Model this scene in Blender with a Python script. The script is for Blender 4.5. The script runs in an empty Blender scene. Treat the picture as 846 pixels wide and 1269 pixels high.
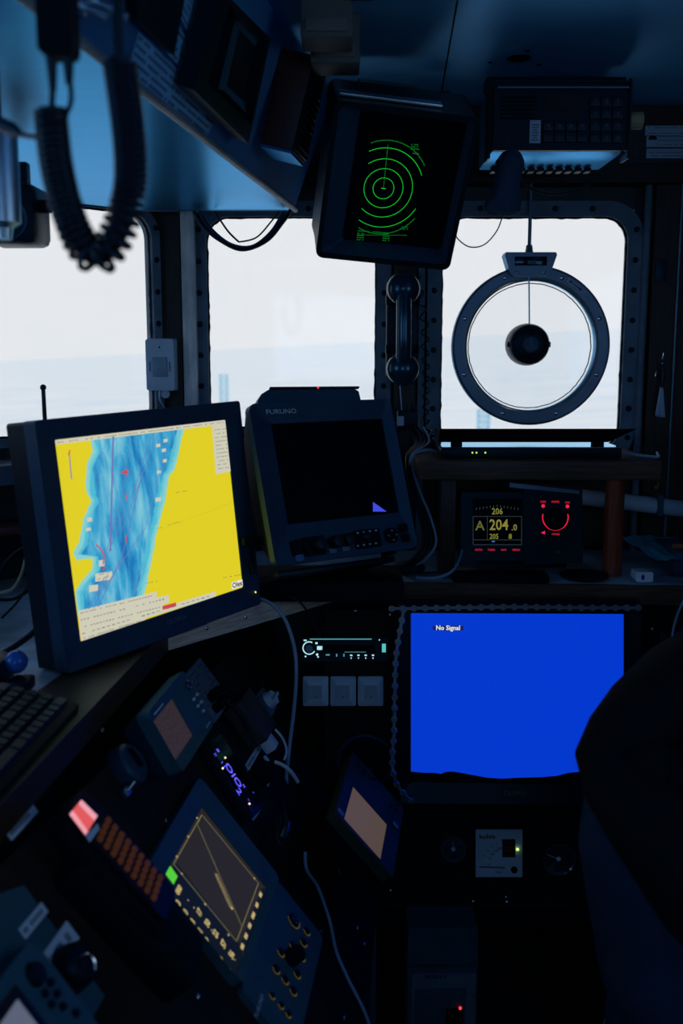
import bpy, bmesh, math, random
from mathutils import Vector, Matrix, Euler
random.seed(7)
R = math.radians
scene = bpy.context.scene
col = scene.collection

# ------------------------------------------------------------------ camera
F = 1234.0; PITCH = R(9.0); CAM = Vector((0, 0, 1.6))
cd = bpy.data.cameras.new('camera'); cam = bpy.data.objects.new('camera', cd); col.objects.link(cam)
cam.location = CAM; cam.rotation_euler = (R(90) - PITCH, 0, 0)
cd.sensor_fit = 'VERTICAL'; cd.sensor_height = 36.0; cd.lens = 36.0 * F / 1269.0
cd.clip_start = 0.02; cd.clip_end = 3000
cd.dof.use_dof = True; cd.dof.focus_distance = 2.05; cd.dof.aperture_fstop = 4.0
scene.camera = cam
vs = scene.view_settings
scene.display_settings.display_device = 'sRGB'
vs.view_transform = 'Standard'; vs.look = 'None'; vs.exposure = 0.0; vs.gamma = 1.0; vs.use_curve_mapping = False

# ------------------------------------------------------------------ world: flat bright overcast
w = bpy.data.worlds.new('overcast'); scene.world = w; w.use_nodes = True
nt = w.node_tree; nt.nodes.clear()
out = nt.nodes.new('ShaderNodeOutputWorld'); bg = nt.nodes.new('ShaderNodeBackground')
tc = nt.nodes.new('ShaderNodeTexCoord'); sp = nt.nodes.new('ShaderNodeSeparateXYZ'); rp = nt.nodes.new('ShaderNodeValToRGB')
nt.links.new(tc.outputs['Generated'], sp.inputs[0]); nt.links.new(sp.outputs['Z'], rp.inputs[0])
rp.color_ramp.elements[0].position = 0.0; rp.color_ramp.elements[0].color = (0.84, 0.86, 0.89, 1)
rp.color_ramp.elements[1].position = 0.6; rp.color_ramp.elements[1].color = (0.80, 0.84, 0.90, 1)
e = rp.color_ramp.elements.new(0.2); e.color = (0.85, 0.86, 0.88, 1)
nt.links.new(rp.outputs[0], bg.inputs[0]); bg.inputs[1].default_value = 1.0
nt.links.new(bg.outputs[0], out.inputs[0])

def area(name, loc, rot, sx, sy, power, colr, spread=180):
    l = bpy.data.lights.new(name, 'AREA'); l.shape = 'RECTANGLE'; l.size = sx; l.size_y = sy
    l.energy = power; l.color = colr; l.spread = R(spread)
    o = bpy.data.objects.new(name, l); col.objects.link(o); o.location = loc; o.rotation_euler = rot
    return o
# blue fill lamps added outside the frame to tint the interior, source unseen
BL = (0.15, 0.52, 1.0)
area('added_blue_fill_left', (-1.33, 0.45, 1.68), (0, R(-90), 0), 0.5, 1.1, 2.0, BL)
area('added_blue_fill_right', (1.13, 0.35, 1.68), (0, R(90), 0), 0.5, 1.1, 1.4, BL)
area('added_blue_fill_rear', (0.0, -1.33, 1.70), (R(90), 0, 0), 0.8, 0.5, 1.7, BL)

# ------------------------------------------------------------------ pixel -> world helpers
def ray(px, py):
    dx = (px - 423) / F; dz = -(py - 634.5) / F
    return Vector((dx, math.cos(PITCH) + dz * math.sin(PITCH), -math.sin(PITCH) + dz * math.cos(PITCH)))
def P(px, py, Y):
    r = ray(px, py); return CAM + r * (Y / r.y)
def PZ(px, py, z):
    r = ray(px, py); return CAM + r * ((z - 1.6) / r.z)
def loc(M, px, py, y=0.0):
    Mi = M.inverted(); o = Mi @ CAM; d = Mi.to_3x3() @ ray(px, py); t = (y - o.y) / d.y
    return o + d * t
def proj(X):
    X = X - CAM; d = X.y * math.cos(PITCH) - X.z * math.sin(PITCH); u = X.y * math.sin(PITCH) + X.z * math.cos(PITCH)
    return 423 + F * X.x / d, 634.5 - F * u / d
def pose(T, eul=(0, 0, 0)):
    return Matrix.Translation(T) @ Euler([R(a) for a in eul], 'XYZ').to_matrix().to_4x4()

# ------------------------------------------------------------------ materials
MATS = {}
def mat(name, c, rough=0.5, metal=0.0, var=0.12, scale=20, bump=0.0, emit=None, es=1.0, spec=0.5, bscale=None, stretch=None):
    if name in MATS: return MATS[name]
    m = bpy.data.materials.new(name); m.use_nodes = True; t = m.node_tree; b = t.nodes['Principled BSDF']
    b.inputs['Roughness'].default_value = rough; b.inputs['Metallic'].default_value = metal
    b.inputs['Specular IOR Level'].default_value = spec
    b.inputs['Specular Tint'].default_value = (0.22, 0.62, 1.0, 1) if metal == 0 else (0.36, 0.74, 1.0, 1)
    co = t.nodes.new('ShaderNodeTexCoord'); mp = t.nodes.new('ShaderNodeMapping'); nz = t.nodes.new('ShaderNodeTexNoise')
    if stretch: mp.inputs['Scale'].default_value = stretch
    t.links.new(co.outputs['Object'], mp.inputs[0]); t.links.new(mp.outputs[0], nz.inputs['Vector'])
    nz.inputs['Scale'].default_value = scale; nz.inputs['Detail'].default_value = 4
    r = t.nodes.new('ShaderNodeValToRGB'); t.links.new(nz.outputs['Fac'], r.inputs[0])
    r.color_ramp.elements[0].position = 0.3; r.color_ramp.elements[1].position = 0.7
    r.color_ramp.elements[0].color = (*[x * (1 - var) for x in c], 1); r.color_ramp.elements[1].color = (*[min(1, x * (1 + var)) for x in c], 1)
    if emit is None:
        t.links.new(r.outputs[0], b.inputs['Base Color'])
    else:
        b.inputs['Base Color'].default_value = (*c, 1)
        b.inputs['Emission Color'].default_value = (*emit, 1); b.inputs['Emission Strength'].default_value = es
    if bump:
        n2 = t.nodes.new('ShaderNodeTexNoise'); n2.inputs['Scale'].default_value = bscale or scale * 4; n2.inputs['Detail'].default_value = 3
        t.links.new(mp.outputs[0], n2.inputs['Vector'])
        bp = t.nodes.new('ShaderNodeBump'); bp.inputs['Strength'].default_value = bump; bp.inputs['Distance'].default_value = 0.002
        t.links.new(n2.outputs['Fac'], bp.inputs['Height']); t.links.new(bp.outputs[0], b.inputs['Normal'])
    MATS[name] = m
    return m
def glow(name, c, s=1.0): return mat(name, (0.01, 0.01, 0.01), 0.4, emit=c, es=s, spec=0.15)
def wood(name, c1, c2, rough=0.5, sc=(2, 30, 30), amount=6):
    if name in MATS: return MATS[name]
    m = bpy.data.materials.new(name); m.use_nodes = True; t = m.node_tree; b = t.nodes['Principled BSDF']
    co = t.nodes.new('ShaderNodeTexCoord'); mp = t.nodes.new('ShaderNodeMapping'); mp.inputs['Scale'].default_value = sc
    nz = t.nodes.new('ShaderNodeTexNoise'); nz.inputs['Scale'].default_value = amount; nz.inputs['Detail'].default_value = 8; nz.inputs['Distortion'].default_value = 0.6
    r = t.nodes.new('ShaderNodeValToRGB'); r.color_ramp.elements[0].position = 0.35; r.color_ramp.elements[1].position = 0.65
    r.color_ramp.elements[0].color = (*c1, 1); r.color_ramp.elements[1].color = (*c2, 1)
    bp = t.nodes.new('ShaderNodeBump'); bp.inputs['Strength'].default_value = 0.25; bp.inputs['Distance'].default_value = 0.001
    t.links.new(co.outputs['Object'], mp.inputs[0]); t.links.new(mp.outputs[0], nz.inputs['Vector']); t.links.new(nz.outputs['Fac'], r.inputs[0])
    t.links.new(r.outputs[0], b.inputs['Base Color']); t.links.new(nz.outputs['Fac'], bp.inputs['Height']); t.links.new(bp.outputs[0], b.inputs['Normal'])
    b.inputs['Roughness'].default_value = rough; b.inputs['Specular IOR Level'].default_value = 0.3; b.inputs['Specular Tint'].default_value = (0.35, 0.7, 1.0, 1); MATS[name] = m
    return m

m_plastic = mat('navy_plastic', (0.014, 0.045, 0.10), 0.45, bump=0.15, bscale=600)
m_black = mat('black_plastic', (0.004, 0.008, 0.015), 0.42, spec=0.35, bump=0.1, bscale=500)
m_flat = mat('matt_black', (0.003, 0.005, 0.009), 0.75, spec=0.2)
m_rubber = mat('black_rubber', (0.006, 0.008, 0.012), 0.45)
m_gloss = mat('black_glass', (0.003, 0.004, 0.007), 0.12, var=0)
m_grey = mat('grey_plastic', (0.10, 0.16, 0.24), 0.5)
m_dev = mat('blue_grey_case', (0.026, 0.095, 0.150), 0.5, spec=0.35)
m_neut = mat('grey_case', (0.03, 0.055, 0.040), 0.55, spec=0.2)
m_white = mat('pale_plastic', (0.50, 0.68, 0.88), 0.45)
m_paper = mat('paper_label', (0.38, 0.56, 0.78), 0.7)
m_ink = mat('dark_ink', (0.01, 0.012, 0.02), 0.8)
m_metal = mat('dull_steel', (0.42, 0.60, 0.75), 0.38, 1.0)
m_chrome = mat('bright_steel', (0.6, 0.66, 0.72), 0.18, 1.0)
m_ring = mat('blue_grey_alloy', (0.12, 0.20, 0.32), 0.4, 0.6)
m_link = mat('steel_link', (0.35, 0.5, 0.65), 0.3, 0.7)
m_frame = mat('painted_frame', (0.11, 0.17, 0.25), 0.5, bump=0.4, bscale=60, var=0.25)
m_mull = mat('worn_white_post', (0.80, 0.88, 0.92), 0.5, var=0.3, scale=14, stretch=(6, 6, 1))
m_screw = mat('zinc_screw', (0.5, 0.6, 0.75), 0.25, 1.0)
m_cable = mat('grey_blue_cable', (0.20, 0.33, 0.55), 0.4)
m_ceil = mat('pale_blue_ceiling', (0.11, 0.50, 1.0), 0.42, 0.35, scale=3, var=0.06, bump=0.04, bscale=12)
m_wall = mat('wall_panel', (0.05, 0.06, 0.07), 0.6)
m_woodd = wood('dark_varnished_wood', (0.030, 0.021, 0.016), (0.055, 0.036, 0.026), 0.4, (30, 30, 2))
m_woodh = wood('dark_wood_horizontal', (0.020, 0.014, 0.011), (0.042, 0.028, 0.020), 0.45)
m_ply = wood('pale_plywood_edge', (0.42, 0.42, 0.38), (0.75, 0.72, 0.62), 0.6, (3, 3, 60))
m_red = wood('red_brown_post', (0.13, 0.035, 0.018), (0.24, 0.065, 0.035), 0.35, (25, 25, 2))
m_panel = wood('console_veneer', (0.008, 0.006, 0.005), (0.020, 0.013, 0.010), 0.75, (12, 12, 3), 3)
m_shell = mat('overhead_paint', (0.10, 0.44, 0.88), 0.65, spec=0.25, var=0.08, scale=5)

# ------------------------------------------------------------------ mesh builder
class MB:
    def __init__(s): s.bm = bmesh.new()
    def _x(s, vs_, M):
        if M is not None:
            for v in vs_: v.co = M @ v.co
    def box(s, c, d, b=0.0, M=None, seg=2):
        r = bmesh.ops.create_cube(s.bm, size=1.0); vv = r['verts']
        for v in vv: v.co = Vector((v.co.x * d[0] + c[0], v.co.y * d[1] + c[1], v.co.z * d[2] + c[2]))
        if b > 0:
            es = list({e for v in vv for e in v.link_edges})
            g = bmesh.ops.bevel(s.bm, geom=es, offset=b, segments=seg, affect='EDGES', profile=0.5)
            vv = list({v for v in g['verts']} | {v for v in vv if v.is_valid})
        s._x(vv, M); return s
    def cyl(s, p0, p1, r0, r1=None, n=24, cap=True):
        p0 = Vector(p0); p1 = Vector(p1); r1 = r0 if r1 is None else r1
        d = (p1 - p0); L = d.length; q = Vector((0, 0, 1)).rotation_difference(d / L).to_matrix()
        a = []; b_ = []
        for i in range(n):
            t = 2 * math.pi * i / n; u = Vector((math.cos(t), math.sin(t), 0))
            a.append(s.bm.verts.new(p0 + q @ (u * r0))); b_.append(s.bm.verts.new(p1 + q @ (u * r1)))
        for i in range(n):
            j = (i + 1) % n; s.bm.faces.new((a[i], a[j], b_[j], b_[i]))
        if cap: s.bm.faces.new(a[::-1]); s.bm.faces.new(b_)
        return s
    def lathe(s, prof, c=(0, 0, 0), n=48, axis='y', closed=False):
        rings = []
        for (r, y) in prof:
            rg = []
            for i in range(n):
                t = 2 * math.pi * i / n
                if axis == 'y': v = Vector((r * math.cos(t), y, r * math.sin(t)))
                elif axis == 'z': v = Vector((r * math.cos(t), r * math.sin(t), y))
                else: v = Vector((y, r * math.cos(t), r * math.sin(t)))
                rg.append(s.bm.verts.new(v + Vector(c)))
            rings.append(rg)
        m = len(rings)
        for k in range(m if closed else m - 1):
            A = rings[k]; B = rings[(k + 1) % m]
            for i in range(n):
                j = (i + 1) % n; s.bm.faces.new((A[i], A[j], B[j], B[i]))
        if not closed:
            if prof[0][0] > 1e-6: s.bm.faces.new(rings[0][::-1])
            if prof[-1][0] > 1e-6: s.bm.faces.new(rings[-1])
        return s
    def tube(s, pts, r, n=8, closed=False):
        pts = [Vector(p) for p in pts]; N = len(pts); rings = []; prev = None
        rr = r if isinstance(r, (list, tuple)) else [r] * N
        for i, p in enumerate(pts):
            a = pts[i - 1] if (i > 0 or closed) else p; b = pts[(i + 1) % N] if (i < N - 1 or closed) else p
            t = (b - a).normalized()
            if prev is None:
                up = Vector((0, 0, 1)) if abs(t.z) < 0.9 else Vector((1, 0, 0)); u = t.cross(up).normalized()
            else:
                u = (prev - t * prev.dot(t)).normalized()
            prev = u; v = t.cross(u)
            rings.append([s.bm.verts.new(p + (u * math.cos(2 * math.pi * k / n) + v * math.sin(2 * math.pi * k / n)) * rr[i]) for k in range(n)])
        for i in range(N if closed else N - 1):
            A = rings[i]; B = rings[(i + 1) % N]
            for k in range(n):
                j = (k + 1) % n; s.bm.faces.new((A[k], A[j], B[j], B[k]))
        if not closed: s.bm.faces.new(rings[0][::-1]); s.bm.faces.new(rings[-1])
        return s
    def prism(s, poly, y0, y1, M=None, axis='y', top=None):
        top = top or poly
        f = (lambda p, y: Vector((p[0], y, p[1]))) if axis == 'y' else ((lambda p, y: Vector((p[0], p[1], y))) if axis == 'z' else (lambda p, y: Vector((y, p[0], p[1]))))
        a = [s.bm.verts.new(f(p, y0)) for p in poly]; b_ = [s.bm.verts.new(f(p, y1)) for p in top]; n = len(a)
        for i in range(n):
            j = (i + 1) % n; s.bm.faces.new((a[i], a[j], b_[j], b_[i]))
        s.bm.faces.new(a[::-1]); s.bm.faces.new(b_); s._x(a + b_, M); return s
    def ring(s, outer, inner, y0, y1, y0i=None):
        y0i = y0 if y0i is None else y0i
        n = len(outer); V = lambda p, y: s.bm.verts.new((p[0], y, p[1]))
        of = [V(p, y0) for p in outer]; inf = [V(p, y0i) for p in inner]; ob = [V(p, y1) for p in outer]; ib = [V(p, y1) for p in inner]
        for i in range(n):
            j = (i + 1) % n
            s.bm.faces.new((of[i], of[j], inf[j], inf[i])); s.bm.faces.new((ob[j], ob[i], ib[i], ib[j]))
            s.bm.faces.new((of[j], of[i], ob[i], ob[j])); s.bm.faces.new((inf[i], inf[j], ib[j], ib[i]))
        return s
    def sph(s, c, r, sc=(1, 1, 1), M=None, n=16):
        g = bmesh.ops.create_uvsphere(s.bm, u_segments=n, v_segments=max(6, n // 2), radius=r)
        for v in g['verts']: v.co = Vector((v.co.x * sc[0] + c[0], v.co.y * sc[1] + c[1], v.co.z * sc[2] + c[2]))
        s._x(g['verts'], M); return s
    def poly(s, pts):
        s.bm.faces.new([s.bm.verts.new(Vector(p)) for p in pts]); return s
    def text(s, body, size, x=0, z=0, y=0, ax='CENTER', M=None, sx=1.0, bold=0.0):
        cu = bpy.data.curves.new('t', 'FONT'); cu.body = body; cu.size = size; cu.align_x = ax; cu.align_y = 'CENTER'; cu.resolution_u = 2; cu.offset = bold
        ob = bpy.data.objects.new('t', cu); me = bpy.data.meshes.new_from_object(ob)
        vmap = []
        for v in me.vertices:
            c = Vector((v.co.x * sx + x, y, v.co.y + z)); vmap.append(s.bm.verts.new(M @ c if M is not None else c))
        for p in me.polygons:
            try: s.bm.faces.new([vmap[i] for i in p.vertices])
            except ValueError: pass
        bpy.data.objects.remove(ob); bpy.data.meshes.remove(me); bpy.data.curves.remove(cu); return s
    def mesh(s, name, m, smooth=True, recalc=True):
        if recalc: bmesh.ops.recalc_face_normals(s.bm, faces=s.bm.faces)
        me = bpy.data.meshes.new(name); s.bm.to_mesh(me); s.bm.free(); me.materials.append(m)
        if smooth:
            for p in me.polygons: p.use_smooth = True
            me.set_sharp_from_angle(angle=R(35))
        return me
def rrect(w_, h, r, cx=0, cz=0, n=5):
    pts = []
    for (sx, sz, a0) in ((1, 1, 0), (-1, 1, 90), (-1, -1, 180), (1, -1, 270)):
        for k in range(n + 1):
            a = R(a0 + 90 * k / n); pts.append((cx + sx * (w_ / 2 - r) + r * math.cos(a), cz + sz * (h / 2 - r) + r * math.sin(a)))
    return pts
def circ(r, n=32, cx=0, cz=0, a0=0, a1=360):
    return [(cx + r * math.cos(R(a0 + (a1 - a0) * i / n)), cz + r * math.sin(R(a0 + (a1 - a0) * i / n))) for i in range(n)]
def arc(mb, r, wd, a0, a1, y, cx=0, cz=0, n=40, sx=1.0, clip=None):
    for i in range(n):
        t0 = R(a0 + (a1 - a0) * i / n); t1 = R(a0 + (a1 - a0) * (i + 1) / n)
        q = [(cx + sx * rr * math.cos(t), y, cz + rr * math.sin(t)) for rr, t in ((r - wd, t0), (r + wd, t0), (r + wd, t1), (r - wd, t1))]
        if clip and not all(clip(p) for p in q): continue
        mb.poly(q)
def line(mb, a, b, wd, y):
    a = Vector((a[0], a[1])); b = Vector((b[0], b[1])); d = (b - a).normalized(); n = Vector((-d.y, d.x)) * wd / 2
    mb.poly([(p.x, y, p.y) for p in (a + n, a - n, b - n, b + n)])
def rectp(mb, x, z, w_, h, y): mb.poly([(x - w_ / 2, y, z - h / 2), (x + w_ / 2, y, z - h / 2), (x + w_ / 2, y, z + h / 2), (x - w_ / 2, y, z + h / 2)])

def smoothpath(pts, n=8, closed=False):
    P_ = [Vector(p) for p in pts]; out_ = []; N = len(P_)
    for i in range(N if closed else N - 1):
        g = (lambda k: P_[k % N]) if closed else (lambda k: P_[min(max(k, 0), N - 1)])
        p0, p1, p2, p3 = g(i - 1), g(i), g(i + 1), g(i + 2)
        for k in range(n):
            t = k / n
            out_.append(0.5 * ((2 * p1) + (p2 - p0) * t + (2 * p0 - 5 * p1 + 4 * p2 - p3) * t * t + (3 * p1 - p0 - 3 * p2 + p3) * t ** 3))
    if not closed: out_.append(P_[-1])
    return out_

def thing(name, label, cat, M=None, group=None):
    o = bpy.data.objects.new(name, None); o.empty_display_size = 0.03; col.objects.link(o)
    if M is not None: o.matrix_world = M
    o['label'] = label; o['category'] = cat
    if group: o['group'] = group
    return o
def part(name, mb, m, par=None, smooth=True, label=None, M=None, kind=None):
    me = mb if isinstance(mb, bpy.types.Mesh) else mb.mesh(name, m, smooth)
    o = bpy.data.objects.new(name, me); col.objects.link(o)
    if par: o.parent = par
    if M is not None: o.matrix_local = M
    if label: o['label'] = label
    if kind: o['kind'] = kind
    return o
def solo(name, mb, m, label, cat, M=None, group=None, smooth=True):
    o = part(name, mb, m, None, smooth, M=M); o['label'] = label; o['category'] = cat
    if group: o['group'] = group
    return o
def struct(name, mb, m, par=None, smooth=False, M=None):
    o = part(name, mb, m, par, smooth, M=M)
    if not par: o['kind'] = 'structure'
    return o
def cable(name, pts, r, m, label, group=None, n=8, k=8):
    return solo(name, MB().tube(smoothpath(pts, k), r, n), m, label, 'cable', group=group)
def screw_mesh():
    mb = MB(); mb.lathe([(0.0, -0.0022), (0.0022, -0.002), (0.0036, -0.001), (0.004, 0.0005)], n=14)
    return mb.mesh('screw', m_screw)
SCREW = screw_mesh()
def screws(par, M0, pts, y=0, mesh=None, s=1.0, name='screw'):
    for (x, z) in pts:
        o = bpy.data.objects.new(name, mesh or SCREW); col.objects.link(o); o.parent = par
        o.matrix_local = M0 @ Matrix.Translation((x, y, z)) @ Matrix.Scale(s, 4)

# ------------------------------------------------------------------ sea and distant masts
def build_sea():
    m = bpy.data.materials.new('sea_water'); m.use_nodes = True; t = m.node_tree; b = t.nodes['Principled BSDF']
    co = t.nodes.new('ShaderNodeTexCoord'); mp = t.nodes.new('ShaderNodeMapping'); mp.inputs['Scale'].default_value = (0.12, 0.5, 1)
    nz = t.nodes.new('ShaderNodeTexNoise'); nz.inputs['Scale'].default_value = 0.6; nz.inputs['Detail'].default_value = 10; nz.inputs['Roughness'].default_value = 0.65
    r = t.nodes.new('ShaderNodeValToRGB'); r.color_ramp.elements[0].position = 0.35; r.color_ramp.elements[1].position = 0.62
    r.color_ramp.elements[0].color = (0.76, 0.88, 0.955, 1); r.color_ramp.elements[1].color = (1, 1, 1.0, 1)
    bp = t.nodes.new('ShaderNodeBump'); bp.inputs['Strength'].default_value = 0.3; bp.inputs['Distance'].default_value = 0.5
    t.links.new(co.outputs['Object'], mp.inputs[0]); t.links.new(mp.outputs[0], nz.inputs['Vector']); t.links.new(nz.outputs['Fac'], r.inputs[0])
    t.links.new(r.outputs[0], b.inputs['Base Color']); t.links.new(nz.outputs['Fac'], bp.inputs['Height']); t.links.new(bp.outputs[0], b.inputs['Normal'])
    b.inputs['Roughness'].default_value = 0.5
    mb = MB(); n = 24
    xs = [-1500 + 3000 * i / n for i in range(n + 1)]; ys = [3 + 1997 * (j / n) ** 2 for j in range(n + 1)]
    V = [[mb.bm.verts.new((x, y, 0)) for x in xs] for y in ys]
    for j in range(n):
        for i in range(n): mb.bm.faces.new((V[j][i], V[j][i + 1], V[j + 1][i + 1], V[j + 1][i]))
    o = part('sea', mb, m, M=Matrix.Translation((0, 0, -3.2)) @ Matrix.Rotation(R(-3.0), 4, 'Y') @ Matrix.Rotation(R(0.75), 4, 'X'))
    o['kind'] = 'structure'
build_sea()
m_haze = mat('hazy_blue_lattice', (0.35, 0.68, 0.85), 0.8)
def lattice(base, h, wd, label):
    mb = MB(); hw = wd / 2
    for sx in (-1, 1):
        for sy in (-1, 1): mb.cyl((sx * hw, sy * hw, 0), (sx * hw, sy * hw, h), wd * 0.06, n=6)
    k = 7
    for i in range(k):
        z0 = h * i / k; z1 = h * (i + 1) / k
        for sy in (-1, 1):
            mb.cyl((-hw, sy * hw, z0), (hw, sy * hw, z1), wd * 0.03, n=5); mb.cyl((hw, sy * hw, z0), (-hw, sy * hw, z1), wd * 0.03, n=5)
            mb.cyl((-hw, sy * hw, z1), (hw, sy * hw, z1), wd * 0.04, n=5)
    solo('lattice_mast', mb, m_haze, label, 'mast', M=Matrix.Translation(base))
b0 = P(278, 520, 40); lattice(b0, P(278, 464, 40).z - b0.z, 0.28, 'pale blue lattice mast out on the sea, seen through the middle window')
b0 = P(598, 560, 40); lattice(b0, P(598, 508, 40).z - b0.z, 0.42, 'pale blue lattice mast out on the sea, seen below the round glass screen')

# ------------------------------------------------------------------ room shell
YW = 2.40; ZC = 2.155
def wx(px): return P(px, 400, YW).x
def wz(py): return P(423, py, YW).z
xl2, xr2 = P(258, 400, YW).x, P(466, 400, YW).x
xl3, xr3 = P(546, 400, YW).x, P(772, 400, YW).x
zt = P(423, 269, YW).z; zb = P(423, 531, YW).z
def window_frame(par, x0, x1, z0, z1, wd=0.034, rad=0.055, y=YW):
    cx, cz = (x0 + x1) / 2, (z0 + z1) / 2; W, H = x1 - x0, z1 - z0
    f = part('frame', MB().ring(rrect(W + 2 * wd, H + 2 * wd, rad + wd * 0.8, cx, cz, 8), rrect(W, H, rad, cx, cz, 8), y - 0.018, y + 0.019, y - 0.012), m_frame, par)
    # lumpy black sealant bead round the glass
    pts = []
    base = rrect(W - 0.003, H - 0.003, rad, cx, cz, 10)
    for i, p in enumerate(base):
        q = base[(i + 1) % len(base)]; L = math.hypot(q[0] - p[0], q[1] - p[1]); k = max(1, int(L / 0.012))
        for j in range(k):
            t = j / k; pts.append((p[0] + (q[0] - p[0]) * t + random.uniform(-.0007, .0007), y + 0.0, p[1] + (q[1] - p[1]) * t + random.uniform(-.0007, .0007)))
    rs = [0.0022 + random.random() ** 3 * 0.0022 for _ in pts]
    part('sealant_bead', MB().tube(pts, rs, 6, True), m_rubber, par)
    bolt = MB().lathe([(0.0, -0.0035), (0.0035, -0.003), (0.0058, -0.0005), (0.006, 0.001)], n=12).mesh('bolt', m_black)
    k = max(4, int(H / 0.075)); spots = []
    for i in range(k + 1):
        z = z0 + 0.03 + (H - 0.06) * i / k; spots += [(x0 - wd * 0.52, z), (x1 + wd * 0.52, z)]
    for i in range(1, 5):
        x = x0 + W * i / 5; spots += [(x, z1 + wd * 0.5), (x, z0 - wd * 0.5)]
    screws(f, Matrix.Identity(4), spots, y - 0.0165, bolt, name='bolt', s=1.15)
    part('glass_pane', MB().box((cx, y + 0.013, cz), (W + 0.02, 0.006, H + 0.02)), m_glass, par, smooth=False)
def make_glass():
    m = bpy.data.materials.new('window_glass'); m.use_nodes = True; t = m.node_tree; t.nodes.clear()
    o = t.nodes.new('ShaderNodeOutputMaterial'); mx = t.nodes.new('ShaderNodeMixShader'); tr = t.nodes.new('ShaderNodeBsdfTransparent'); gl = t.nodes.new('ShaderNodeBsdfGlossy')
    fr = t.nodes.new('ShaderNodeFresnel'); fr.inputs[0].default_value = 1.3; gl.inputs['Roughness'].default_value = 0.05
    nz = t.nodes.new('ShaderNodeTexNoise'); nz.inputs['Scale'].default_value = 7; r = t.nodes.new('ShaderNodeValToRGB')
    r.color_ramp.elements[0].color = (0.96, 0.975, 0.985, 1); r.color_ramp.elements[1].color = (1, 1, 1, 1)
    t.links.new(nz.outputs['Fac'], r.inputs[0]); t.links.new(r.outputs[0], tr.inputs[0])
    t.links.new(fr.outputs[0], mx.inputs[0]); t.links.new(tr.outputs[0], mx.inputs[1]); t.links.new(gl.outputs[0], mx.inputs[2]); t.links.new(mx.outputs[0], o.inputs[0])
    return m
m_glass = make_glass()

zb3 = P(423, 557, YW).z
# front wall: outline with two rounded openings, built as strips
def wall_with_holes(name, x0, x1, z0, z1, holes, y0, y1, m):
    mb = MB(); xs = sorted(holes, key=lambda h: h[0]); cur = x0
    for (a, b, c, d) in xs:
        if a > cur: mb.box(((cur + a) / 2, (y0 + y1) / 2, (z0 + z1) / 2), (a - cur, y1 - y0, z1 - z0))
        mb.box(((a + b) / 2, (y0 + y1) / 2, (z0 + c) / 2), (b - a, y1 - y0, c - z0)); mb.box(((a + b) / 2, (y0 + y1) / 2, (d + z1) / 2), (b - a, y1 - y0, z1 - d))
        cur = b
    mb.box(((cur + x1) / 2, (y0 + y1) / 2, (z0 + z1) / 2), (x1 - cur, y1 - y0, z1 - z0))
    return struct(name, mb, m)
ho = 0.02
wall_with_holes('wall_front', -0.44, 1.2, 0, ZC + 0.05, [(xl2 - ho, xr2 + ho, zb - ho, zt + ho), (xl3 - ho, xr3 + ho, zb3 - ho, zt + ho)], YW + 0.02, YW + 0.08, m_wall)
w2 = bpy.data.objects.new('window_2', None); col.objects.link(w2); w2['kind'] = 'structure'; window_frame(w2, xl2, xr2, zb, zt)
w3 = bpy.data.objects.new('window_3', None); col.objects.link(w3); w3['kind'] = 'structure'; window_frame(w3, xl3, xr3, zb3, zt)
# angled wall at the left with window 1
AX = P(216, 400, YW).x
LM = Matrix.Translation((AX, YW, 0)) @ Matrix.Rotation(math.atan2(0.5, 1.0) + R(0) - R(0), 4, 'Z')
# local +x of this frame should run left/toward the camera
dirv = Vector((-1.0, -1.0, 0)).normalized(); nrm = Vector((0.7071, -0.7071, 0))
LM = Matrix(((-dirv.x, -nrm.x, 0, AX), (-dirv.y, -nrm.y, 0, YW), (0, 0, 1, 0), (0, 0, 0, 1)))
def lwx(px):   # local x on the angled wall plane for a pixel column
    return loc(LM, px, 420, 0).x
lx1 = lwx(188); lx0 = lx1 - 1.15
lzt = zt; lzb = 1.425
mbw = wall_with_holes('wall_left_angled', -1.45, 0.03, 0, ZC + 0.05, [(lx0 - ho, min(lx1 + .06, .02), lzb - ho, lzt + ho)], 0.02, 0.08, m_wall); mbw.matrix_world = LM
w1 = bpy.data.objects.new('window_1', None); col.objects.link(w1); w1['kind'] = 'structure'; w1.matrix_world = LM; window_frame(w1, lx0, lx1, lzb, lzt, wd=.018, y=0.0)
XL = (LM @ Vector((-1.45, 0, 0))).x; YL = (LM @ Vector((-1.45, 0, 0))).y
def side_wall(name, x, y0, y1, a, b, c, d, m):
    mb = MB()
    for (ya, yb, za, zb_) in ((y0, a, 0, ZC + .05), (b, y1, 0, ZC + .05), (a, b, 0, c), (a, b, d, ZC + .05)):
        mb.box((x, (ya + yb) / 2, (za + zb_) / 2), (0.05, yb - ya, zb_ - za))
    struct(name, mb, m)
side_wall('wall_left', -1.38, -1.4, 1.5, -0.1, 1.0, 1.42, 1.94, m_wall)
side_wall('wall_right', 1.18, -1.4, 2.44, -0.2, 0.9, 1.42, 1.94, m_wall)
mb = MB(); mb.box((-0.9, -1.4, ZC / 2), (0.96, 0.05, ZC)); mb.box((0.79, -1.4, ZC / 2), (0.78, 0.05, ZC)); mb.box((0, -1.4, 0.72), (0.84, 0.05, 1.44)); mb.box((0, -1.4, 2.04), (0.84, 0.05, 0.16))
struct('wall_back', mb, m_wall)
m_floor = mat('floor_vinyl', (0.02, 0.025, 0.03), 0.6)
struct('floor', MB().box((-0.1, 0.55, -0.02), (2.8, 4.1, 0.04)), m_floor)
c_o = struct('ceiling', MB().box((-0.1, 0.55, ZC + 0.02), (2.8, 4.1, 0.04)), m_ceil)
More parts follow.
